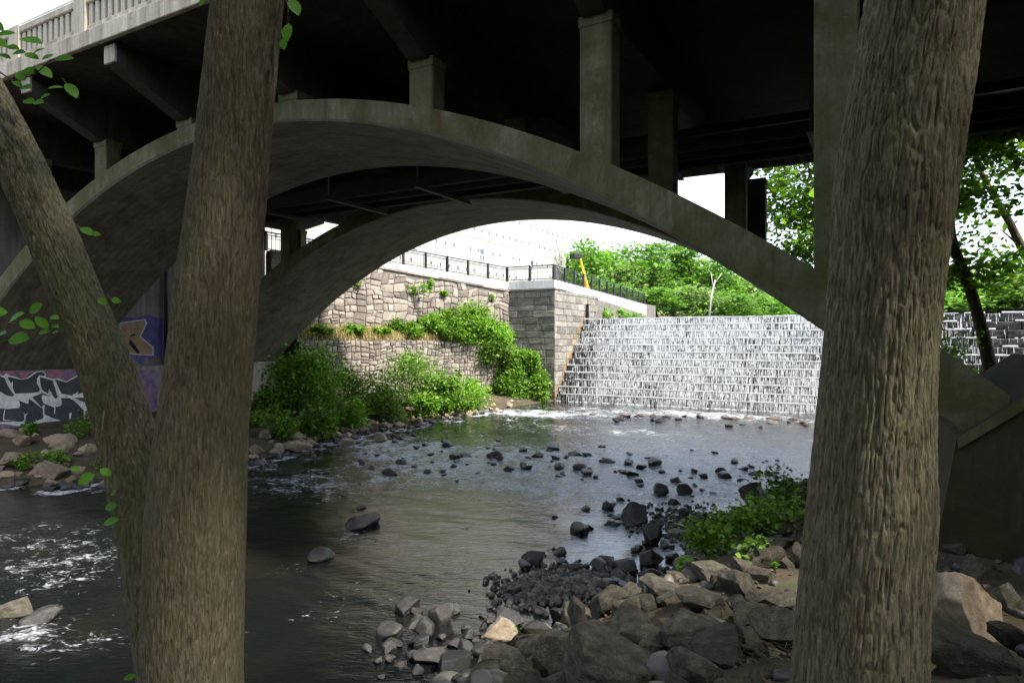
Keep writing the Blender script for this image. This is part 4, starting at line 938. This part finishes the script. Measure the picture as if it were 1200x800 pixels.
# wooded shore beyond the dam
TF = [make_tree_meshes(200 + i, 14, 4.6, .52, 5200, (LEAF_FAR, LEAF_FAR2, LEAF_FAR)[i % 3], BARK_D, .3, 30, .26, .58, .46) for i in range(4)]
far = [(694, 88, 288, 66, 'rounded green tree beside the mill corner, above the boom lift'), (735, 96, 306, 64, 'mid green tree next to the rounded one beyond the dam'), (762, 100, 281, 84, 'tallest broad tree beyond the middle of the dam crest'), (806, 104, 290, 80, 'pale green tree behind the dam crest beside the tallest'), (842, 98, 306, 74, 'bushy green tree beyond the dam behind the pale bare trunk'), (876, 104, 322, 64, 'lower green tree beyond the dam near the arch'), (908, 110, 342, 58, 'small distant tree just under the arch edge'),
       (720, 82, 338, 54, 'low willow-like shrub tree at the reservoir edge beside the parapet end'), (766, 80, 344, 60, 'pale low bush tree at the reservoir edge under the tallest tree'), (812, 82, 336, 62, 'dense low tree at the reservoir edge beside the bare trunk'), (858, 84, 346, 60, 'low pale tree at the reservoir edge near the arch'), (900, 88, 354, 54, 'small low tree at the reservoir edge under the arch'), (945, 95, 350, 60, 'low green tree above the dam crest behind the thick trunk'), (790, 118, 300, 90, 'distant tree filling the gap in the wood beyond the dam'), (700, 120, 292, 90, 'distant tree behind the rounded one by the mill'),
       (1105, 150, 338, 90, 'hazy green tree on the far shore seen past the bank tree trunk'), (1160, 160, 326, 110, 'broad hazy tree on the far shore over the dry end of the dam'), (1215, 150, 318, 110, 'large hazy tree at the far right end of the far shore'), (1010, 130, 330, 100, 'green tree on the far shore hidden by the thick trunk'), (1060, 140, 326, 100, 'tall green tree on the far shore beside the thick trunk'), (630, 120, 300, 90, 'green tree rising behind the mill roof corner')]
for i, (x, d, ty, wpx, lab) in enumerate(far):
    c = P(x, ty, d); g = max(6.2, gz(c.x, c.y)) - .3; h = c.z - g + .6
    tree('far_tree', (c.x, c.y, g), TF[i % 4], (wpx * d / F / 9.6, h / 14.3), i * 1.7, lab, 'trees on the far shore')
mb = MB(); c0 = P(828, 362, 79.5); mb.tube([P(831, 372, 79.5), P(833, 350, 79.5), P(838, 328, 79.5)], [.16, .12, .06], 7); mb.tube([P(833, 350, 79.5), P(829, 340, 79.6)], [.07, .03], 6); mb.tube([P(837, 333, 79.5), P(846, 320, 79.4)], [.06, .02], 6); mb.tube([P(836, 338, 79.5), P(833, 318, 79.6)], [.05, .02], 6)
ob('bare_tree', mb.mesh('bare_tree', BARK_W, True), label='pale bare leafless trunk leaning among the trees beyond the dam', cat='tree')
# wood on the hills far behind
r6 = np.random.default_rng(3); X = r6.uniform(-260, 420, 26000); Y = r6.uniform(150, 340, 26000); Z = ground_z(X, Y) + r6.uniform(0, 1, 26000) ** .6 * (7 + 5 * vnoise(np.c_[X * .09, Y * .09, X * 0], 4)); V, Fq = leaf_quads(np.c_[X, Y, Z], 2.0, r6)
ob('hillside_wood', mesh_np('hillside_wood', V, Fq, LEAF_FAR2), label='wooded hillside closing the view far beyond the reservoir', cat='wood', kind='stuff')

# bank trees right of the dam
def path_tree(name, base, paths, radii, crown_pts, nleaf, leaf, spread, lmat, bmat, label, seed, per=None, flat=.7):
    """base world point; trunk/limb paths in world points; crown clumps at world points"""
    r = np.random.default_rng(seed); e = empty(name, base, 0, label=label, cat='tree'); B = Vector(base); mb = MB()
    for pts, rd in zip(paths, radii): mb.tube([Vector(p) - B for p in pts], rd, 10)
    cc = np.array([list(Vector(p) - B) for p in crown_pts])
    for c in cc[::2]:
        a = min((Vector(p) - B for pts in paths for p in pts[1:]), key=lambda q: (q - Vector(c)).length); limb_tubes(mb, a, [tuple(c)], .03, r, 5)
    ob('trunk', mb.mesh('trunk', bmat, True), e); k = r.integers(0, len(cc), nleaf); o_ = r.normal(size=(nleaf, 3)); o_[:, 2] *= flat
    V, Fq = leaf_quads(cc[k] + o_ * spread, leaf, r); ob('crown', mesh_np('crown', V, Fq, lmat), e); return e
r7 = random.Random(9)
b1_ = P(1167, 450, 24.4); b1_.z = gz(b1_.x, b1_.y) - .2
D = 24.4
pa = [b1_, P(1163, 446, D), P(1152, 390, D), P(1136, 335, D), P(1122, 300, D - .3), P(1108, 270, D - .6), P(1098, 225, D - .5), P(1102, 150, D)]
pb = [P(1128, 315, D), P(1117, 275, D + .4), P(1114, 235, D + .6), P(1122, 180, D + .9), P(1130, 110, D + 1)]
cps = [P(r7.uniform(1085, 1190), r7.uniform(120, 235), D + r7.uniform(-.8, 2.5)) for _ in range(34)] + [P(r7.uniform(1095, 1150), r7.uniform(235, 330), D + r7.uniform(-.5, 1.5)) for _ in range(8)] + [P(r7.uniform(1150, 1200), r7.uniform(300, 345), D + .5) for _ in range(5)]
path_tree('bank_tree', b1_, [pa, pb], [[.27, .25, .21, .19, .17, .14, .1, .05], [.12, .1, .09, .07, .03]], cps, 8500, .2, .5, LEAF_SHRUB, BARK_D, 'crooked dark tree with a curved forking trunk before the dam', 61)
b2_ = P(1262, 430, 27); b2_.z = gz(b2_.x, b2_.y) - .2
pc = [b2_, P(1245, 380, 27), P(1205, 305, 27), P(1180, 255, 27), P(1162, 225, 27.3), P(1146, 195, 27.5), P(1140, 120, 28)]
pd = [P(1205, 305, 27), P(1188, 282, 27.2), P(1172, 268, 27.6)]
cps = [P(r7.uniform(1120, 1330), r7.uniform(90, 220), 27 + r7.uniform(-1.5, 2.5)) for _ in range(36)] + [P(r7.uniform(1185, 1260), r7.uniform(300, 345), 26.6) for _ in range(6)]
path_tree('bank_tree', b2_, [pc, pd], [[.25, .22, .18, .15, .12, .1, .04], [.08, .05, .02]], cps, 8500, .2, .55, LEAF_SHRUB, BARK_D, 'pale slanting tree crossing the sky right of the crooked dark one', 62)
b3_ = Vector((22.5, 33.5, 0)); b3_.z = gz(b3_.x, b3_.y) - .3
cps = [P(r7.uniform(895, 1010), r7.uniform(150, 275), 32 + r7.uniform(-1.2, 2)) for _ in range(40)] + [P(r7.uniform(925, 1000), r7.uniform(270, 300), 32 + r7.uniform(-1, 1)) for _ in range(10)]
path_tree('bank_tree', b3_, [[b3_, b3_ + Vector((-1, -.3, 3)), b3_ + Vector((-3, -.8, 6)), P(1000, 230, 32), P(950, 200, 32)]], [[.3, .26, .2, .14, .05]], cps, 11000, .22, .6, LEAF_SHRUB, BARK_D, 'leafy tree overhanging the dam, seen between the bridge columns', 63)

# shrubs
def shrub(name, base, w_, h_, n, leaf, mat, label, seed, group=None, nc=14, cat='shrub', depth=None, stems=6):
    r = np.random.default_rng(seed); e = empty(name, base, 0, label=label, cat=cat, group=group)
    C, cc = clumps(r, n, (0, 0, h_ * .48), (w_ / 2, (depth or w_ * .8) / 2, h_ * .5), nc, min(w_, h_) * .17, .8, .45, -.6); C[:, 2] = np.maximum(C[:, 2], .03)
    V, Fq = leaf_quads(C, leaf, r); ob('foliage', mesh_np('foliage', V, Fq, mat), e)
    mb = MB(); limb_tubes(mb, (0, 0, -.15), [tuple(c) for c in cc[:stems]], .02 + h_ * .006, r, 5); ob('stems', mb.mesh('stems', BARK_D), e); return e
def tz(p, q, f):  return 4.9 + f
sh = [(372, 500, 31.5, 46, 26, 1500, LEAF_SHRUB, 'low leafy plants in front of the biggest bush, above the stones'), (330, 505, 29.5, 40, 24, 1200, LEAF_SHRUB, 'low dark plants beside the abutment end above the stones'), (412, 494, 34, 40, 22, 1300, LEAF_LIME, 'light low plants in front of the rounded bush'), (455, 488, 36.5, 44, 26, 1500, LEAF_SHRUB, 'leafy plants between the rounded and the feathery bush'), (500, 486, 38.5, 40, 24, 1300, LEAF_LIME, 'yellow-green plants in front of the feathery bush'), # photo x, y of the foot, depth, width px, height px, leaves, material, label
 (355, 488, 34.6, 92, 78, 9000, LEAF_SHRUB, 'biggest bush on the far bank, against the abutment corner'), (316, 482, 33, 34, 30, 1200, LEAF_SHRUB, 'dark low bush in front of the abutment end on the far bank'), (428, 477, 37, 70, 48, 5600, LEAF_SHRUB, 'rounded bush beside the biggest bush on the far bank'),
 (482, 476, 39.8, 60, 70, 5200, LEAF_SHRUB, 'tall feathery bush in front of the low wall'), (522, 480, 40.8, 60, 44, 4600, LEAF_SHRUB, 'bright low bush reaching the waterline below the low wall'), (548, 474, 42, 44, 34, 1500, LEAF_LIME, 'yellow-green bush at the wall foot next to the waterline bush'), (300, 498, 30.5, 26, 14, 500, LEAF_SHRUB, 'small plants among the stones beside the abutment')]
for i, (x, y, d, wpx, hpx, n, m_, lab) in enumerate(sh):
    c = P(x, y, d + 1.0); c.z = max(gz(c.x, c.y), .2) - .05; top = P(x, y - hpx * .9, d).z; shrub('bush', c, wpx * d / F, max(.6, top - c.z), n, (.16, .14, .17, .13, .18, .15, .2, .13, .12, .2, .17, .15)[i], m_, lab, 380 + i, nc=22, depth=wpx * d / F * .5)
def on_terrace(f, g):
    a = Vector(LA).lerp(Vector(LB), f); b = Vector(UB).lerp(Vector(UA), f); c = a.lerp(b, g); z = 4.9 * (1 - g) + (5.9 - .4 * f) * g - .6 * float(sstep(.55, 1, f)) * (1 - g) ** 2; return L(c.x, c.y, z)
ter = [(.78, .1, 2.6, 1.9, 2400, LEAF_SHRUB, 'thick bush spilling over the low wall beside the pier end'), (.66, .15, 2.2, 1.5, 1800, LEAF_SHRUB, 'thick bush spilling over the middle of the low wall'), (.92, .15, 2.2, 1.6, 1900, LEAF_LIME, 'light green bush over the low wall end by the pier'), (.8, .75, 2.4, 2.0, 2000, LEAF_SHRUB, 'dense bush against the rubble wall near the pier'), (.5, .3, 1.5, 1.0, 900, LEAF_LIME, 'pale bush on the terrace edge above the feathery bush'), (.72, .45, 2.4, 2.2, 2600, LEAF_SHRUB, 'large bush on the terrace below the rubble wall'), (.85, .35, 2.2, 1.6, 2000, LEAF_SHRUB, 'bush on the terrace end next to the granite pier'), (.6, .5, 1.8, 1.3, 1400, LEAF_LIME, 'yellow-green bush at the middle of the terrace'), (.45, .75, .9, .9, 500, LEAF_SHRUB, 'small grey-green bush against the foot of the rubble wall'), (.25, .4, 1.6, .7, 800, LEAF_LIME, 'low weeds on the terrace near the bridge'), (.36, .4, 1.4, .6, 600, LEAF_LIME, 'pale weeds in the dry grass of the terrace'), (.95, .5, 1.6, 1.1, 1100, LEAF_SHRUB, 'bush in the corner between the rubble wall and the pier'), (.12, .4, 1.6, .5, 600, LEAF_LIME, 'weeds at the terrace end under the arch')]
for i, (f, g, w_, h_, n, m_, lab) in enumerate(ter): shrub('bush', on_terrace(f, g), w_, h_, n * 2, .16, m_, lab, 430 + i, nc=20)
slope = [(-9.0, 29.3, 3.2, 2.4, 2.0, 2000, LEAF_SHRUB, 'curtain of leaves hanging over the low wall'), (-8.6, 30.2, .5, 2.2, 2.6, 2200, LEAF_SHRUB, 'bush rising in front of the low wall end'), (-7.2, 31.8, .5, 2.0, 1.9, 1800, LEAF_SHRUB, 'round bush at the slope foot between wall and pier'), (-9.6, 27.8, .4, 2.0, 1.8, 1500, LEAF_LIME, 'light bush at the foot of the low wall'), (-7.4, 31.7, 3.0, 1.9, 1.4, 1500, LEAF_SHRUB, 'bush tumbling down the slope beside the pier'), (-6.7, 32.2, 1.5, 1.5, 1.3, 1200, LEAF_SHRUB, 'bush low on the slope beside the pier'), (-8.3, 30.6, 1.6, 1.8, 2.6, 1700, LEAF_SHRUB, 'hanging greenery over the end of the low wall'), (-7.7, 30.9, .7, 1.5, 1.0, 900, LEAF_LIME, 'yellow-green bush at the slope foot by the pier'), (-6.4, 32.0, .6, 1.1, .8, 600, LEAF_LIME, 'bright tuft at the foot of the granite pier')]
for i, (p, q, z, w_, h_, n, m_, lab) in enumerate(slope): shrub('bush', L(p, q, z - .2), w_, h_, n * 2, .16, m_, lab, 450 + i, nc=20)
# plants rooted in the rubble wall and along its top
for i, (f, z, w_, h_, lab) in enumerate([(.52, 8.55, 2.4, .75, 'ivy patch growing out of the rubble wall below the parapet'), (.3, 8.9, .5, 1.2, 'narrow plant hanging down the rubble wall near the arch'), (.2, 9.0, .7, .7, 'small plant on the wall top beside the arch'), (.66, 8.4, .6, .45, 'round tuft growing from the rubble wall'), (.9, 8.3, .4, .5, 'tiny plant in the wall joint next to the pier'), (.6, 9.0, .4, .9, 'upright sprig beside the ivy patch on the wall')]):
    c = Vector(UB).lerp(Vector(UA), f); shrub('wall_plant', L(c.x + .15, c.y, z - h_ * .5), w_, h_, 420 if w_ > 1 else 160, .15, LEAF_LIME, lab, 470 + i, depth=.35, cat='plant')
for i, (q, w_) in enumerate([(44, 2.4), (48, 2.0), (52, 2.2)]): shrub('wall_plant', L(PP + .15, q, 6.7), w_, 1.3, 420, .2, LEAF_LIME, 'weeds growing on the ledge beside the dam crest', 490 + i, 'weeds beside the dam crest', depth=.6, cat='plant')
# dry grass of the terrace
def blades(C, h, r, wid=.012):
    n = len(C); a = r.uniform(0, 6.28, n); lean = r.normal(size=(n, 2)) * .3; hh = h * r.uniform(.5, 1.3, n); dx = np.c_[np.cos(a), np.sin(a), 0 * a] * wid
    top = C + np.c_[lean * hh[:, None], hh]; V = np.stack([C - dx, C + dx, top + dx * .3, top - dx * .3], 1).reshape(-1, 3); return V, np.arange(4 * n).reshape(-1, 4)
r8 = np.random.default_rng(17); C = np.array([list(on_terrace(r8.random() ** .8 * .95, r8.uniform(.02, .95)) - Vector((0, 0, .03))) for _ in range(5000)]); V, Fq = blades(C, .42, r8, .018)
ob('dry_grass', mesh_np('dry_grass', V, Fq, GRASS_DRY), label='dry yellow grass covering the terrace between the two walls', cat='grass', kind='stuff')
C = []
for _ in range(2600):
    f, g = r8.random(), r8.random(); a = Vector(LB).lerp(Vector((-6.0, 32.6)), f); b = Vector((-9.6, 33.0)).lerp(Vector((-6.4, 33.0)), f); c = a.lerp(b, g); C.append(list(L(c.x, c.y, (4.3 * (1 - g) + 5.5 * g) * (1 - f) ** 1.1 + .3 * f)))
V, Fq = leaf_quads(np.array(C), .13, r8, .8); ob('ground_cover', mesh_np('ground_cover', V, Fq, LEAF_LIME), label='low green creepers covering the slope beside the granite pier', cat='ground cover', kind='stuff')
# near bank shrub, and the plants of the banks
for i, (x, y, wpx, hpx, n, m_, lab) in enumerate([(838, 652, 72, 52, 1500, LEAF_SHRUB, 'leafy shrub over the stones at the water edge of the near bank'), (905, 628, 70, 44, 1500, LEAF_LIME, 'bright shrub behind the leafy one, beside the thick trunk'), (925, 598, 60, 44, 1100, LEAF_SHRUB, 'shrub by the long wedge rock, touching the thick trunk'), (812, 668, 40, 14, 300, LEAF_LIME, 'low mossy plant under the leafy shrub'), (885, 660, 40, 30, 420, LEAF_SHRUB, 'sprigs between the stacked slabs and the shrub')]):
    c = hit(x, y); s = c.y / F; shrub('shrub', c - Vector((0, 0, .05)), wpx * s, hpx * s * 1.1, n, .085, m_, lab, 500 + i)
for i, (x, y, s_) in enumerate([(605, 747, 12), (902, 671, 8), (1140, 640, 0)]):
    if s_: c = hit(x, y); s = c.y / F; shrub('sprig', c + Vector((0, -.15, .12)), s_ * s * 1.2, s_ * s, 26, .05, LEAF_NEAR, ['small green sprig growing between tan boulders', 'tiny green sprig beside the triangular boulder'][i], 520 + i, cat='plant', nc=4, stems=3)
for i, (x, wpx, hpx) in enumerate([(30, 30, 16), (62, 34, 18), (90, 40, 20), (110, 26, 24), (125, 26, 26), (35, 22, 14)]):
    y = (548, 545, 512, 505, 548, 510)[i]; c = hit(x, y); s = c.y / F; shrub('bank_plant', c, wpx * s, hpx * s, 360, .1, LEAF_SHRUB, ['green weeds beside the flat-topped tan block on the far bank', 'green weeds above the large rounded tan boulder', 'green weeds at the wall foot above the tilted slab', 'green weeds at the wall foot beside the leaning trunk', 'green weeds at the waterline behind the leaning trunk', 'short green weeds under the painted letters'][i], 530 + i, 'weeds below the graffiti wall', cat='plant')
for i, (x, y, d, w_, h_) in enumerate([(1103, 560, 24, 2.4, 4.0), (1112, 600, 20, 1.6, 2.4), (1098, 620, 17, 1.4, 1.8)]):
    c = P(x, y, d); c.z = gz(c.x, c.y) - .1; shrub('shrub', c, w_, h_, 1300, .13, LEAF_SHRUB, ['tall shrub behind the concrete skewback on the right bank', 'middle shrub between thick trunk and concrete skewback', 'low shrub at the foot of the concrete skewback'][i], 540 + i)

# ------------------------------------------------------------------ near trees
def trunk_mesh(path, nth, nz, bark, seed, ridge, amp, name='trunk', zs=.2):
    """path: list of (Vector, radius); smooth tube with real bark ridges"""
    Pn = np.array([list(p) for p, _ in path]); Rn = np.array([r_ for _, r_ in path]); n = len(Pn)
    t = np.r_[0, np.cumsum(np.linalg.norm(np.diff(Pn, axis=0), axis=1))]; u = np.linspace(0, t[-1], nz)
    def cr(A):     # Catmull-Rom
        out = np.zeros((nz,) + A.shape[1:]); k = np.clip(np.searchsorted(t, u, 'right') - 1, 0, n - 2); f = (u - t[k]) / (t[k + 1] - t[k])
        m0 = np.gradient(A, t, axis=0); h = (t[k + 1] - t[k])
        if A.ndim > 1: f = f[:, None]; h = h[:, None]
        return (2 * f ** 3 - 3 * f ** 2 + 1) * A[k] + (f ** 3 - 2 * f ** 2 + f) * h * m0[k] + (-2 * f ** 3 + 3 * f ** 2) * A[k + 1] + (f ** 3 - f ** 2) * h * m0[k + 1]
    Cn = cr(Pn); Rr = cr(Rn); th = np.linspace(0, 2 * np.pi, nth, endpoint=False)
    T, U = np.meshgrid(th, u); Rg = np.repeat(Rr[:, None], nth, 1); rm = Rn.mean()
    cx, sy_ = np.cos(T) * rm, np.sin(T) * rm; base = np.c_[cx.ravel(), sy_.ravel(), U.ravel()]
    lump = fbm(base * np.array([1.6, 1.6, 1.1]), 3, seed) * .045
    wr = fbm(base * np.array([5, 5, 2.2]), 3, seed + 3)[:, None] * np.array([.035, .035, .03])
    q = (base + wr) * np.array([ridge, ridge, ridge * zs]); a = np.abs(vnoise(q, seed + 7)); b_ = np.abs(vnoise(q * 1.9 + 9, seed + 8)); brk = vnoise((base + wr) * np.array([ridge * .9, ridge * .9, ridge * .55]), seed + 11)
    h = np.minimum(a * 3.6, 1) * .66 + np.minimum(b_ * 3.2, 1) * .3 + brk * .08 + fbm(base * ridge * np.array([1.5, 1.5, .8]), 3, seed + 15) * .2
    rad = Rg.ravel() * (1 + lump) + (h - .7) * amp
    V = np.stack([np.repeat(Cn[:, None, 0], nth, 1).ravel() + np.cos(T).ravel() * rad, np.repeat(Cn[:, None, 1], nth, 1).ravel() + np.sin(T).ravel() * rad, np.repeat(Cn[:, None, 2], nth, 1).ravel()], 1)
    i = np.arange(nz * nth).reshape(nz, nth); j = np.roll(i, -1, 1); Fq = np.stack([i[:-1], j[:-1], j[1:], i[1:]], -1).reshape(-1, 4)
    return mesh_np(name, V, Fq, bark, True)
def near_tree(name, rows, d, bark, seed, ridge, amp, label, nth, nz, crown_c, crown_r, nleaf):
    pts = [(P(cx, y, d), w_ / 2 / F * d * .93) for cx, y, w_ in rows]; base = pts[0][0].copy(); base.z = gz(base.x, base.y) - .25
    b0 = pts[0][0]; low = [q for q, r_ in zip(pts, rows) if r_[1] >= -130]; up_ = [q for q, r_ in zip(pts, rows) if r_[1] <= -90]
    pth = [(Vector((b0.x, b0.y, base.z)), pts[0][1] * 1.35), (Vector((b0.x, b0.y, base.z + .35)), pts[0][1] * 1.08)] + [q for q in low if q[0].z > base.z + .55]
    e = empty(name, base, 0, label=label, cat='tree'); rel = [(p - base, r_) for p, r_ in pth]; ob('trunk', trunk_mesh(rel, nth, nz, bark, seed, ridge, amp, zs=.12 if ridge > 50 else .17), e)
    r = np.random.default_rng(seed); top = pts[-1][0] - base
    C, cc = clumps(r, nleaf, tuple(Vector(crown_c) - base), crown_r, 34, 1.0, .6, .3); W_ = C + np.array(list(base)); y_ = W_[:, 1]; inside = (y_ > .3) & (HY - F * (W_[:, 2] - CZ) / np.maximum(y_, .1) > -60) & (np.abs(W_[:, 0] / np.maximum(y_, .1)) < .9)
    C = C[~inside]; V, Fq = leaf_quads(C, .19, r); ob('crown', mesh_np('crown', V, Fq, LEAF_DARK), e)
    mb = MB(); mb.tube([q[0] - base for q in up_], [q[1] * .97 for q in up_], 24); limb_tubes(mb, top, [tuple(c) for c in cc[:9]], pts[-1][1] * .5, r, 8, .06); ob('limbs', mb.mesh('limbs', bark, True), e); return e
t_right = near_tree('near_tree', [(1002, 850, 160), (1005, 800, 156), (1010, 700, 150), (1019, 600, 148), (1024, 500, 136), (1031, 400, 131), (1040, 300, 134), (1050, 200, 140), (1066, 100, 137), (1082, 0, 133), (1098, -100, 130), (1120, -300, 122), (1140, -700, 105), (1150, -1100, 85)], 3.0, BARK2, 81, 54, .0125, 'thick rough-barked trunk rising beside the concrete skewback', 440, 540, (4.6, 1.8, 11.8), (4.8, 4.2, 3.2), 5600)  # its unseen crown is shifted and thickened to shade the boulders
t_mid = near_tree('near_tree', [(224, 880, 128), (225, 800, 121), (227, 700, 118), (230, 600, 116), (238, 500, 107), (247, 420, 102), (256, 330, 99), (267, 230, 93), (276, 140, 89), (284, 60, 86), (290, 0, 85), (300, -100, 84), (315, -300, 80), (330, -700, 70), (340, -1000, 55)], 3.6, BARK1, 83, 76, .0062, 'straight evenly furrowed trunk with the leaning trunk behind it', 520, 540, (-.6, 2.0, 12.4), (4.4, 3.6, 3.4), 4600)
t_left = near_tree('near_tree', [(212, 860, 84), (204, 800, 82), (192, 720, 79), (180, 650, 77), (163, 570, 73), (146, 500, 68), (124, 431, 65), (104, 380, 63), (83, 330, 61), (54, 260, 59), (27, 200, 58), (-8, 130, 57), (-40, 70, 56), (-76, 0, 54), (-140, -120, 52), (-260, -400, 46), (-340, -700, 38)], 4.3, BARK2, 87, 50, .0125, 'leaning scaly-barked trunk slanting up behind the straight one', 340, 480, (-5.0, 3.2, 12.0), (4.0, 3.6, 3.2), 4600)
# leafy twigs of the near trees: every leaf its own object
def leaf_shape():
    V = []; Fs = []; xs = [0, .12, .32, .55, .78, .93, 1.0]; ws = [.0, .17, .30, .33, .24, .10, 0.0]
    for x, w_ in zip(xs, ws):
        z = -.12 * (x - .4) ** 2; V += [(x, w_, z + w_ * .22), (x, 0, z), (x, -w_, z + w_ * .22)]
    for i in range(6): a = i * 3; Fs += [(a, a + 1, a + 4, a + 3), (a + 1, a + 2, a + 5, a + 4)]
    b_ = len(V); V += [(-.45, .012, -.1), (-.45, -.012, -.1), (.02, -.012, -.015), (.02, .012, -.015)]; Fs.append((b_, b_ + 1, b_ + 2, b_ + 3))
    return mesh_py('leaf', V, Fs, LEAF_NEAR, True)
LEAF = leaf_shape(); r9 = random.Random(3)
def twig(tree_, pts, d, leaves, rad=.006, size=None):
    base = tree_.location; mb = MB(); W = [P(x, y, d) - base for x, y in pts]; mb.tube(W, [rad * (1 - .6 * i / len(W)) for i in range(len(W))], 6); b_ = ob('branch', mb.mesh('branch', BARK_D, True), tree_)
    for (x, y, l, ang) in leaves:
        s = l * d / F; dd = d + r9.uniform(-.08, .08); c = P(x, y, dd) - base; dirv = Vector((math.cos(ang), r9.uniform(-.35, .35), -math.sin(ang))).normalized()
        up = Vector((r9.uniform(-.3, .3), -.75, r9.uniform(.3, .9))); q = dirv.to_track_quat('X', 'Z').to_matrix(); side = up.cross(dirv).normalized(); n_ = dirv.cross(side)
        m3 = Matrix((dirv, side, n_)).transposed()
        ob('leaf', LEAF, b_, c - dirv * s * .5, m3.to_euler(), (s, s * r9.uniform(.8, 1.15), s))
A_ = lambda: r9.uniform(-.6, .9)
twig(t_left, [(-45, 60), (-10, 78), (15, 95), (40, 88), (60, 70), (72, 68)], 4.0, [(x, y, l, A_()) for x, y, l in [(7, 40, 20), (36, 48, 27), (22, 62, 16), (33, 84, 18), (37, 66, 17), (45, 60, 15), (56, 67, 14), (52, 84, 20), (75, 69, 21), (65, 103, 17), (84, 106, 24), (30, 103, 18), (20, 98, 15), (45, 120, 16), (34, 119, 16), (53, 113, 14), (5, 66, 15), (24, 90, 13), (15, 56, 15), (-6, 30, 22), (-2, 50, 22)]])
twig(t_left, [(-70, 350), (-30, 372), (0, 378), (30, 380), (60, 378)], 4.0, [(x, y, l, A_()) for x, y, l in [(42, 361, 19), (19, 372, 24), (32, 380, 20), (49, 378, 19), (52, 389, 13), (64, 372, 11), (65, 382, 9), (65, 389, 9), (22, 397, 25), (2, 391, 14), (-4, 366, 22), (-20, 385, 22)]])
twig(t_left, [(122, 480), (118, 520), (112, 545), (104, 556)], 3.9, [(101, 561, 20, 2.6), (124, 553, 14, .6), (88, 549, 13, 3.3)], .004)
twig(t_left, [(145, 575), (136, 585), (130, 592)], 4.0, [(130, 593, 15, 3.0), (130, 611, 18, 2.9), (133, 577, 9, 2.4)], .004)
twig(t_left, [(88, 262), (95, 268), (103, 272)], 4.15, [(102, 271, 16, .5), (112, 274, 11, .2)], .004)
twig(t_left, [(125, 345), (132, 352), (137, 354)], 4.1, [(120, 353, 12, .6), (136, 352, 14, .3), (124, 452, 8, .3)], .003)
twig(t_mid, [(318, -60), (330, -20), (338, 10), (334, 45)], 3.5, [(345, 8, 24, 1.1), (337, 38, 22, 1.6), (332, 52, 16, 1.3), (352, -4, 20, .4)], .005)
twig(t_mid, [(255, -50), (246, -20), (240, -2)], 3.5, [(238, 2, 14, 2.4)], .004)
twig(t_left, [(180, 812), (165, 800), (158, 794)], 3.6, [(152, 793, 14, 3.0)], .003)
# unseen trees added behind and beside the camera to shade the view
TB = [make_tree_meshes(260 + i, 13, 4.4, .55, 3600, LEAF_DARK, BARK_D, .3, 28, .3, .58, .44) for i in range(2)]
wood = [(-4, -11), (11, -8), (-11, -9), (-17, -7), (17, 0), (0, -13), (9, -11), (-9, -13), (-20, -10), (18, -7), (21, 1), (15.5, 2.5), (12.5, -2.5), (17, 7), (23, 9), (-27, -4), (3, -20), (-14, -21), (16, -18)]
for i, (x, y) in enumerate(wood): tree('bank_tree', (x, y, max(gz(x, y), -.3) - .2), TB[i % 2], (r9.uniform(.9, 1.2), r9.uniform(.95, 1.25)), i * 1.3, 'unseen leafy tree added on the downstream bank to cast shade', 'unseen trees added for shade downstream of the bridge')
tree('far_tree', (-44, 22, 9.5), TF[1], (.9, .75), 1.0, 'small leafy tree above the end of the bridge parapet')
# ------------------------------------------------------------------ litter on the near bank
c = hit(905, 772); mb = MB(); rq = np.random.default_rng(6)
for _ in range(170):
    x, y = c.x + rq.normal() * .22, c.y + rq.normal() * .22; z = gz(x, y) + .03 + rq.random() * .1; a = rq.uniform(0, 6.28); l = rq.uniform(.05, .22); mb.tube([(x, y, z), (x + math.cos(a) * l, y + math.sin(a) * l, z + rq.uniform(-.03, .05))], [.004, .002], 4, False)
ob('twig_litter', mb.mesh('twig_litter', BARK_D), label='heap of dry twigs caught beside the thick trunk foot', cat='twigs', kind='stuff')
X = rq.uniform(-4, 9, 2600); Y = rq.uniform(2.5, 12, 2600); m_ = sdist(X, Y, RW) > .6; X, Y = X[m_], Y[m_]; V, Fq = leaf_quads(np.c_[X, Y, ground_z(X, Y) + .02], .06, rq, 3.0); ob('leaf_litter', mesh_np('leaf_litter', V, Fq, LITTER), label='fallen brown leaves scattered between the boulders', cat='leaves', kind='stuff')
